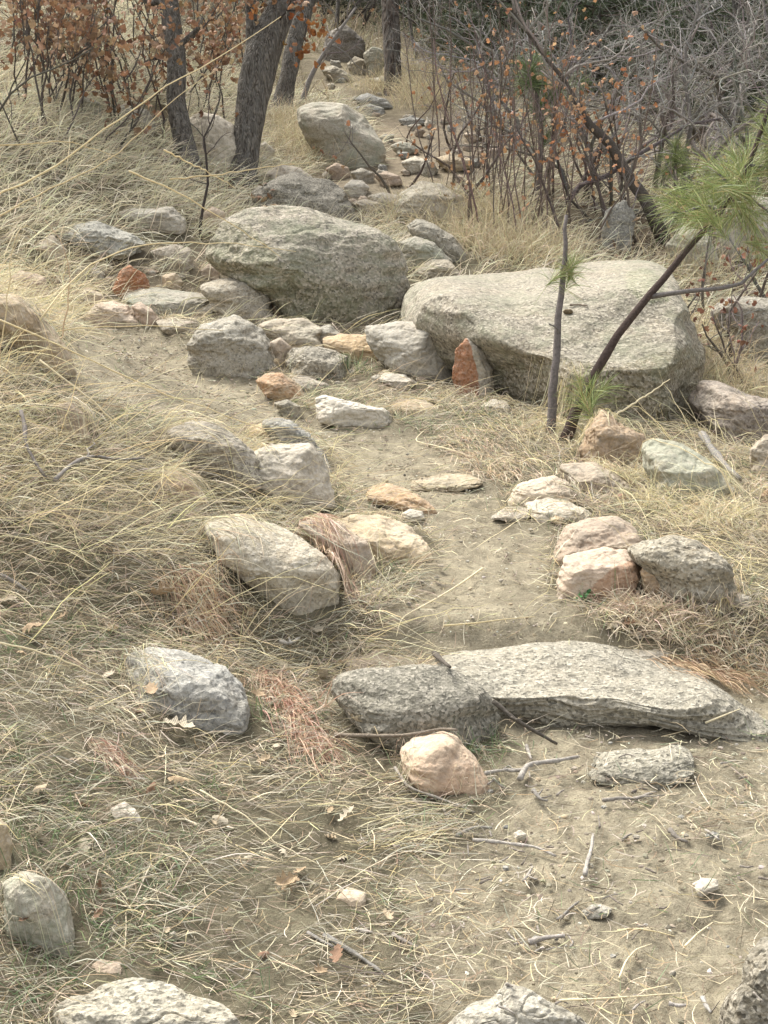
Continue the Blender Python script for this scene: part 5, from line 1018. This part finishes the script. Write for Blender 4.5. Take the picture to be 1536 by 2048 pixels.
def fallen(px, py, size, rot, tone, lab, group=None, tilt=.35, lift=.012, k=None):
    p = surf([px], [py])[0]
    if group and 'grass' in group and rockH(p[:1], p[1:2])[0] > float(H(p[0], p[1])) - .01: return
    me = leaf_mesh(int(dr.integers(4)) if k is None else k).copy(); me.materials.append(M['leaf%d' % tone]); s = size * fdist(p) / F
    o = bpy.data.objects.new('oak_leaf', me); COL.objects.link(o); o.location = (p[0], p[1], p[2] + lift + s * .05); o.scale = (s, s, s); o.rotation_euler = Euler((dr.normal(0, tilt), dr.normal(0, tilt), rot))
    tag(o, lab, 'leaf', group)
fallen(360, 1478, 66, -.2, 2, 'pale curled oak leaf below the dark grey rock at left', k=0, lift=.03)
fallen(650, 1372, 66, 1.4, 2, 'pale lobed oak leaf standing beside the dark speckled rock', k=3, tilt=.6, lift=.03)
fallen(515, 1415, 50, 1.2, 1, 'tan oak leaf tucked against the end of the dark grey rock', lift=.03)
fallen(305, 1405, 44, 1.9, 1, 'brown oak leaf leaning on the left of the dark grey rock', tilt=.7, lift=.03)
fallen(325, 1212, 54, .2, 1, 'tan oak leaf deep in the thatch on the left bank', lift=.03)
fallen(60, 1272, 60, -.5, 1, 'large faded oak leaf in the thatch at the left edge', lift=.03)
fallen(358, 1572, 44, .1, 4, 'brown curled oak leaf under the pale one at left', lift=.02)
fallen(695, 1648, 44, .5, 2, 'light tan oak leaf in thin grass at centre bottom', lift=.02)
fallen(572, 1783, 48, .4, 4, 'rolled tan oak leaf left of the small flat-topped stone', tilt=.7, lift=.02)
fallen(675, 1938, 46, 1.5, 3, 'brown and cream oak leaf standing in grass near the bottom', tilt=.9, lift=.03)
fallen(202, 1785, 30, 1.2, 3, 'small dark rust leaf beside the grey sunken rock', tilt=.7)
fallen(197, 1842, 36, 0., 3, 'small dark brown leaf just below the rust one', tilt=.5)
fallen(50, 1845, 30, 1.0, 3, 'small rust leaf lying on the grey sunken rock', lift=.005)
fallen(710, 1450, 40, -.4, 2, 'pale leaf scrap lying at the foot of the dark speckled rock')
fallen(640, 1955, 40, .9, 1, 'faded brown leaf by the bottom edge at centre')
fallen(85, 1680, 44, .3, 2, 'pale oak leaf near the left edge below the straw')
for i in range(60):
    px = dr.uniform(10, 800); py = dr.uniform(1200, 2040)
    if dr.uniform() < .25: px = dr.uniform(1150, 1530); py = dr.uniform(900, 1400)
    fallen(px, py, dr.uniform(18, 46), dr.uniform(0, 6.28), int(dr.choice([0, 1, 2, 2, 3, 4])), 'faded oak leaf caught in the dry grass', 'oak leaves scattered through the dry grass', lift=dr.uniform(.0, .03))
for i in range(60):
    px = dr.uniform(430, 560) if i < 30 else dr.uniform(880, 1400); py = dr.uniform(355, 420) if i < 30 else dr.uniform(380, 520)
    fallen(px, py, dr.uniform(12, 22), dr.uniform(0, 6.28), int(dr.choice([1, 3, 4])), 'rusty oak leaf fallen among the rocks and shrubs', 'rusty leaves under the oaks')
# long single straws
STC = [(.70, .59, .36), (.60, .49, .29), (.76, .67, .46), (.54, .39, .25)]
def straw(lab, pts, w=4.5, tone=0, d0=None, d1=None, K=20, ground_=False, head=False):
    q = interp_path(pts, K)
    if ground_: S = surf(q[:, 0], q[:, 1]); S[:, 2] += .006
    else:
        dd = np.linspace(d0, d1, K); S = np.array([at(x, y, d) for (x, y), d in zip(q[:, :2], dd)]); hh = HR(S[:, 0], S[:, 1]); S[:, 2] = np.maximum(S[:, 2], hh + .004)
    S[2:-2] += (0 if ground_ else 1) * dr.normal(0, .00045 * fdist(S[K // 2]), (K - 4, 3)); r = .8 * w * fdist(S[K // 2]) / F / 2; g = Geo(); o = S.mean(0); g.tubes(S[None], (r * np.linspace(1, .35, K))[None], np.array([STC[tone]]), 5)
    return tag(g.build('grass_stalk', M['grass'], None, o), lab, 'grass stalk')
straw('longest golden stalk sweeping from the left edge up across the thick oak', [(-60, 420), (20, 378), (130, 322), (250, 228), (350, 160), (450, 110), (562, 33)], 5.5, 0, 4.6, 4.9)
straw('golden stalk rising under the longest one toward the slim oak', [(-60, 470), (70, 390), (160, 350), (235, 312), (300, 245), (360, 185), (428, 143)], 4.5, 1, 4.7, 5.0)
straw('stalk arching level over the mossy boulder', [(80, 640), (140, 560), (200, 515), (270, 492), (350, 484), (420, 484), (500, 490), (592, 503)], 4.5, 0, 4.7, 5.3)
straw('stalk slanting down across the corner of the mossy boulder', [(258, 342), (330, 372), (400, 408), (450, 440), (505, 475), (562, 514)], 4.5, 0, 5.4, 5.8)
straw('stalk lying almost level over the head of the upper trail', [(-50, 670), (40, 668), (120, 660), (220, 653), (330, 652), (445, 661)], 4.5, 0, 4.9, 5.5)
straw('long stalk leaning down over the upper trail toward the bend', [(0, 640), (120, 690), (230, 745), (340, 790), (450, 832), (560, 868), (640, 898), (717, 934)], 4.5, 0, 4.6, 5.3)
straw('long stalk falling across the broad grey rock', [(80, 720), (170, 790), (260, 868), (330, 915), (400, 970), (470, 1020), (500, 1045)], 5, 2, 4.5, 4.5)
straw('bowed stalk hanging over the round-shouldered rock', [(420, 855), (470, 885), (505, 925), (535, 965), (548, 1010), (562, 1055)], 4, 2, 4.8, 4.7)
straw('short bright stalk in front of the slim oak foot', [(328, 300), (370, 322), (420, 348), (470, 376)], 4.5, 0, 5.6, 5.9)
straw('stalk reaching right past the foot of the thick oak', [(340, 358), (420, 352), (520, 336), (622, 325)], 4, 1, 5.5, 5.9)
straw('stalk crossing the hillside grass at left', [(0, 290), (60, 288), (130, 280), (200, 300), (240, 318)], 4, 1, 5.2, 5.6)
straw('upright bent reed at far left', [(-10, 780), (10, 640), (20, 520), (35, 450), (60, 440), (75, 470)], 4.5, 1, 4.6, 4.7)
straw('hooked reddish stalk at left', [(120, 700), (135, 620), (140, 540), (120, 480), (90, 440)], 4, 3, 4.8, 4.8)
straw('broken straw lying bent on the middle of the trail', [(965, 1140), (920, 1172), (878, 1198), (830, 1224), (800, 1240), (797, 1262), (793, 1276)], 6.5, 2, ground_=True)
straw('straight straw lying level below the bent one', [(888, 1255), (950, 1250), (1010, 1242), (1070, 1237)], 5, 0, ground_=True)
straw('straw lying in the grass edge above the mid trail', [(945, 918), (900, 902), (860, 892), (825, 885), (850, 862), (872, 845)], 5, 2, ground_=True)
straw('bright straw slanting in front of the flat-topped boulder', [(1220, 836), (1260, 812), (1300, 785), (1340, 758)], 6, 2, 5.6, 5.7)
straw('straw lying across the near dirt at bottom centre', [(1118, 2007), (1200, 2003), (1290, 1997), (1380, 1990)], 6, 2, ground_=True)
straw('curved straw on the near dirt at bottom', [(1238, 1962), (1250, 1930), (1270, 1905), (1303, 1893)], 7, 2, ground_=True)
straw('short straight straw on the near dirt at right', [(1370, 1898), (1395, 1872), (1425, 1850)], 7, 2, ground_=True)
straw('arched straw on the near dirt right of centre', [(1235, 1866), (1270, 1862), (1310, 1868), (1350, 1878)], 6, 0, ground_=True)
straw('long thin straw across the lower left grass', [(0, 1168), (120, 1190), (220, 1202), (330, 1190), (460, 1175)], 4, 2, 4.1, 4.2)
straw('long straw sloping down the lower left bank', [(0, 1285), (100, 1310), (200, 1350), (300, 1400), (420, 1402)], 5, 2, 3.3, 3.5)
straw('straw sloping toward the bare dirt at lower centre', [(400, 1580), (480, 1625), (560, 1690), (640, 1730)], 5, 2, 2.85, 2.75)
straw('stiff pale straw in the grass at lower right of the slab', [(1410, 1450), (1445, 1436), (1480, 1422)], 6, 2, ground_=True)
straw('straw arching out of the right hand grass', [(1536, 1050), (1450, 1000), (1380, 978), (1310, 965), (1220, 910)], 4, 0, 4.8, 5.2)
# tufts with a colour of their own
def tuft(lab, a, b, spread, n, L, cols, W=.0022, sag=.5, name='grass_tuft'):
    A = surf([a[0]], [a[1]])[0]; Bp = surf([b[0]], [b[1]])[0]; dv = Bp - A; Ln = np.linalg.norm(dv); dv /= Ln; sd = np.cross(dv, [0, 0, 1.]); sd /= np.linalg.norm(sd)
    u = dr.uniform(0, .75, n); K = 8; t = np.linspace(0, 1, K); base = A + dv * (u * Ln)[:, None] + sd * dr.normal(0, spread, n)[:, None]
    d = dv + sd * dr.normal(0, .25, n)[:, None]; d /= np.linalg.norm(d, axis=1)[:, None]; Ls = L * dr.uniform(.5, 1.2, n)
    P = base[:, None] + d[:, None] * (Ls[:, None] * t)[..., None] + sd * (dr.normal(0, .12, n)[:, None] * Ls[:, None] * t ** 2)[..., None]
    hz = HR(P[..., 0].ravel(), P[..., 1].ravel()).reshape(n, K); line = base[:, 2:3] + (d[:, 2:3] * Ls[:, None]) * t
    arch = (dr.uniform(.1, 1, n)[:, None] * .22 * Ls[:, None]) * np.sin(np.pi * np.minimum(1, t * 1.15 + .1)); P[..., 2] = np.maximum(hz + .003, np.minimum(hz, line + .05) + arch)
    for _ in range(2): P[:, 1:-1, 2] = (P[:, :-2, 2] + 2 * P[:, 1:-1, 2] + P[:, 2:, 2]) / 4
    g = Geo(); g.ribbons(P, W * dr.uniform(.6, 1.3, n), pal(cols, n, .15, r=dr)); return tag(g.build(name, M['grass'], None, A), lab, 'grass tuft')
REDG = [(.44, .29, .21), (.50, .34, .24), (.36, .23, .17), (.60, .47, .35), (.68, .57, .44)]
BLND = [(.68, .50, .33), (.60, .42, .28), (.74, .60, .42), (.50, .33, .23)]
tuft('reddish grass draping between the large rounded rock and the pink one', (590, 1042), (735, 1262), .022, 300, .15, REDG)
tuft('bright red-brown grass tuft left of the dark speckled rock', (530, 1335), (665, 1560), .026, 620, .15, [(.46, .27, .19), (.54, .34, .24), (.38, .22, .15), (.66, .50, .37), (.60, .42, .30)], W=.0022)
tuft('small red-brown grass tuft on the lower left bank', (185, 1475), (262, 1560), .018, 160, .10, REDG)
tuft('blond curly grass tuft above the dark grey rock', (350, 1130), (440, 1290), .05, 380, .14, BLND)

tuft('pinkish dry grass tuft right of the mid trail', (930, 850), (1060, 960), .09, 620, .12, PINKG + BLND)
tuft('red-tinged grass under the jutting layered rock', (110, 500), (150, 600), .05, 260, .14, REDG + PINKG)
tuft('golden straw tuft at the foot of the pine saplings', (1190, 770), (1090, 870), .12, 420, .22, STRAW)
tuft('straw tuft hanging below the flat-topped boulder', (1100, 800), (1180, 900), .10, 320, .22, STRAW)
tuft('brown curled grass at the right end of the arched slab', (1380, 1290), (1500, 1390), .07, 420, .10, [(.40, .28, .17), (.50, .38, .25), (.32, .22, .14)])
tuft('yellow straw clump on the left edge of the near dirt', (700, 1690), (900, 1660), .05, 110, .15, STRAW + GREYG)
def tufted(px, py, n, L, lab, cols=STRAW, sp=.08, lean=.35, W=.004, grp='upright straw clumps behind the boulders'):
    p = G(px, py); x = p[0] + dr.normal(0, sp, n); y = p[1] + dr.normal(0, sp, n); g = Geo()
    blades(g, x, y, H(x, y), L * dr.uniform(.5, 1.1, n), W * dr.uniform(.6, 1.2, n), pal(cols, n, .15, r=dr), dr.uniform(0, 6.28, n), np.clip(dr.normal(lean, .2, n), 0, .95), dr.uniform(.1, .9, n), K=6, r=dr)
    return tag(g.build('grass_clump', M['grass'], None, p), lab, 'grass clump', grp)
GT = [(.54, .46, .29), (.47, .40, .26), (.60, .52, .35), (.36, .30, .19)]
for i, (x, y, L, lab) in enumerate([(815, 165, .55, 'tall straw clump at the foot of the pine trunk'), (840, 195, .45, 'straw clump just below the pine trunk clump'), (870, 440, .38, 'straw clump behind the pale boulder by the stems'), (830, 440, .32, 'straw clump at the left of the pale boulder'), (930, 480, .36, 'straw clump right of the rounded dark grey rock'), (980, 500, .36, 'straw clump behind the left back of the flat-topped boulder'), (1040, 520, .34, 'straw clump at the back edge of the flat-topped boulder'), (1090, 505, .32, 'straw clump behind the thin sapling'),
    (570, 255, .4, 'straw clump between the oak and the lichen boulder'), (600, 290, .36, 'straw clump left of the lichen boulder'), (640, 325, .30, 'straw clump below the lichen boulder'), (1000, 440, .4, 'straw clump among the reddish stems'), (900, 170, .5, 'far straw clump right of the pine'), (760, 185, .4, 'straw clump left of the pine trunk foot'), (860, 215, .4, 'straw clump on the path edge below the pine'), (1400, 700, .35, 'straw clump behind the right end of the flat-topped boulder'), (1450, 780, .3, 'straw clump near the dark pitted rock'), (1380, 560, .35, 'straw clump behind the right back corner of the flat-topped boulder')]):
    tufted(x, y, 420, L, lab, GT, .16)
tufted(500, 545, 60, .20, 'small upright straw clump in front of the mossy boulder', STRAW, .03, .3, .0035)
tufted(715, 745, 90, .12, 'small green and straw clump beside the speckled oval rock', GREEN + STRAW, .04, .35, .003)
# green weed sprig
p = G(1170, 1203); t = empty('weed', p, 'tiny bright green leafy weed at the foot of the light pink block', 'plant'); g = Geo()
n = 26; pos = p + np.stack([dr.normal(0, .012, n), dr.normal(0, .01, n), dr.uniform(.004, .03, n)], -1); g.leaves(np.array([(-.5, 0, 0), (0, -.32, .05), (.5, 0, 0), (0, .32, .05)]), np.array([(0, 1, 2, 3)]), pos, dr.uniform(.010, .017, n), pal([(.06, .17, .05), (.09, .22, .07)], n, .15, r=dr), up=np.array([0, -.3, 1.]), tilt=.5); g.build('leaves', M['needle'], t, p)
g = Geo(); g.tubes(np.linspace(p, pos[:8], 4).transpose(1, 0, 2), np.full((8, 4), .0012), pal([(.10, .18, .06)], 8), 4); g.build('stems', M['needle'], t, p)
# pine cone scrap on the boulder
p = surf([1136], [627])[0]; g = Geo(); D, Fc = ico(3); V = D * np.array([.022, .014, .012]) * (1 + .3 * perlin(D * 6))[:, None]; g.add(V + p + (0, 0, .008), Fc, (.16, .12, .07)); tag(g.build('pine_cone', M['twig'], None, p), 'small brown cone scrap lying on top of the flat-topped boulder', 'cone')

for x, y, L, n, sp, cl, lab in [(1270, 1225, .10, 300, .045, PINKG, 'pinkish curled grass clump in front of the light pink block'), (1350, 1240, .12, 460, .06, PINKG, 'pinkish curled grass clump in front of the tan wedge'), (1425, 1245, .10, 260, .05, PINKG + STRAW, 'curled grass clump at the foot of the crystalline boulder'),
    (740, 1190, .09, 300, .05, GREYG + STRAW, 'grey grass clump beside the pink and grey rock'), (1190, 1010, .10, 300, .07, PINKG + GREYG, 'grey-pink grass clump right of the cream ridge-backed rock'), (1330, 1010, .17, 300, .07, STRAW, 'straw clump in front of the smooth grey-green boulder'), (1440, 1040, .18, 300, .08, STRAW, 'tall straw clump at the right edge above the crystalline boulder'), (1250, 960, .14, 260, .07, STRAW, 'straw clump between the whaleback rock and the grey-green boulder')]:
    tufted(x, y, n, L, lab, cl, sp, .65, .0026, 'small grass clumps along the trail rocks')

for a, b, sp, n, L, lab in [((400, 1050), (560, 1175), .05, 110, .16, 'pale straw draping over the left end of the large rounded rock'), ((335, 865), (470, 960), .07, 60, .18, 'pale straw draping over the broad grey rock'), ((235, 1300), (330, 1390), .03, 130, .12, 'pale grass draping over the left end of the dark grey rock'),
    ((300, 950), (400, 1010), .05, 130, .14, 'pale straw draping over the mostly buried pink rock'), ((0, 1770), (60, 1880), .03, 30, .12, 'pale grass draping over the grey sunken rock at lower left'), ((110, 800), (180, 880), .05, 140, .16, 'pale straw draping over the faded pink stone'), ((20, 590), (110, 700), .05, 50, .18, 'pale straw draping over the long rock at the left edge')]:
    tuft(lab, a, b, sp, n, L, STRAW + GREYG, W=.0017)
# ------------------------------------------------------------------ camera, sky, sun
cam = bpy.data.cameras.new('camera'); co = bpy.data.objects.new('camera', cam); COL.objects.link(co); scene.camera = co
co.location = CAM; co.rotation_euler = (R(90) - PITCH, 0, 0); cam.sensor_fit = 'VERTICAL'; cam.sensor_height = 36; cam.lens = 18 / math.tan(R(20)); cam.clip_end = 2000; cam.clip_start = .05
cam.dof.use_dof = False
w = bpy.data.worlds.new('World'); scene.world = w; w.use_nodes = True; nt = w.node_tree; bg = nt.nodes['Background']
sky = nt.nodes.new('ShaderNodeTexSky'); sky.sky_type = 'NISHITA'; sky.sun_disc = False; sky.sun_elevation = R(50); sky.sun_rotation = R(-35); sky.dust_density = 3; sky.air_density = 1.
hs = nt.nodes.new('ShaderNodeHueSaturation'); hs.inputs['Saturation'].default_value = .25; nt.links.new(sky.outputs[0], hs.inputs['Color'])
nt.links.new(hs.outputs[0], bg.inputs[0]); bg.inputs[1].default_value = .10
sd = bpy.data.lights.new('sun', 'SUN'); so = bpy.data.objects.new('sun', sd); COL.objects.link(so); sd.energy = 1.5; sd.angle = R(28); sd.color = (1, .98, .93)
# light comes from behind the left shoulder of the scene, high
so.rotation_euler = (R(40), 0, R(-35 + 180))
el, az = R(50), R(-35)
from mathutils import Vector
so.rotation_euler = Vector((-math.sin(az) * math.cos(el), -math.cos(az) * math.cos(el), -math.sin(el))).to_track_quat('-Z', 'Y').to_euler()
vs = scene.view_settings; vs.view_transform = 'Standard'; vs.look = 'None'; vs.exposure = 1.98; vs.gamma = 1; vs.use_curve_mapping = False
scene.cycles.max_bounces = 5; scene.cycles.diffuse_bounces = 3; scene.cycles.glossy_bounces = 1; scene.cycles.transparent_max_bounces = 4
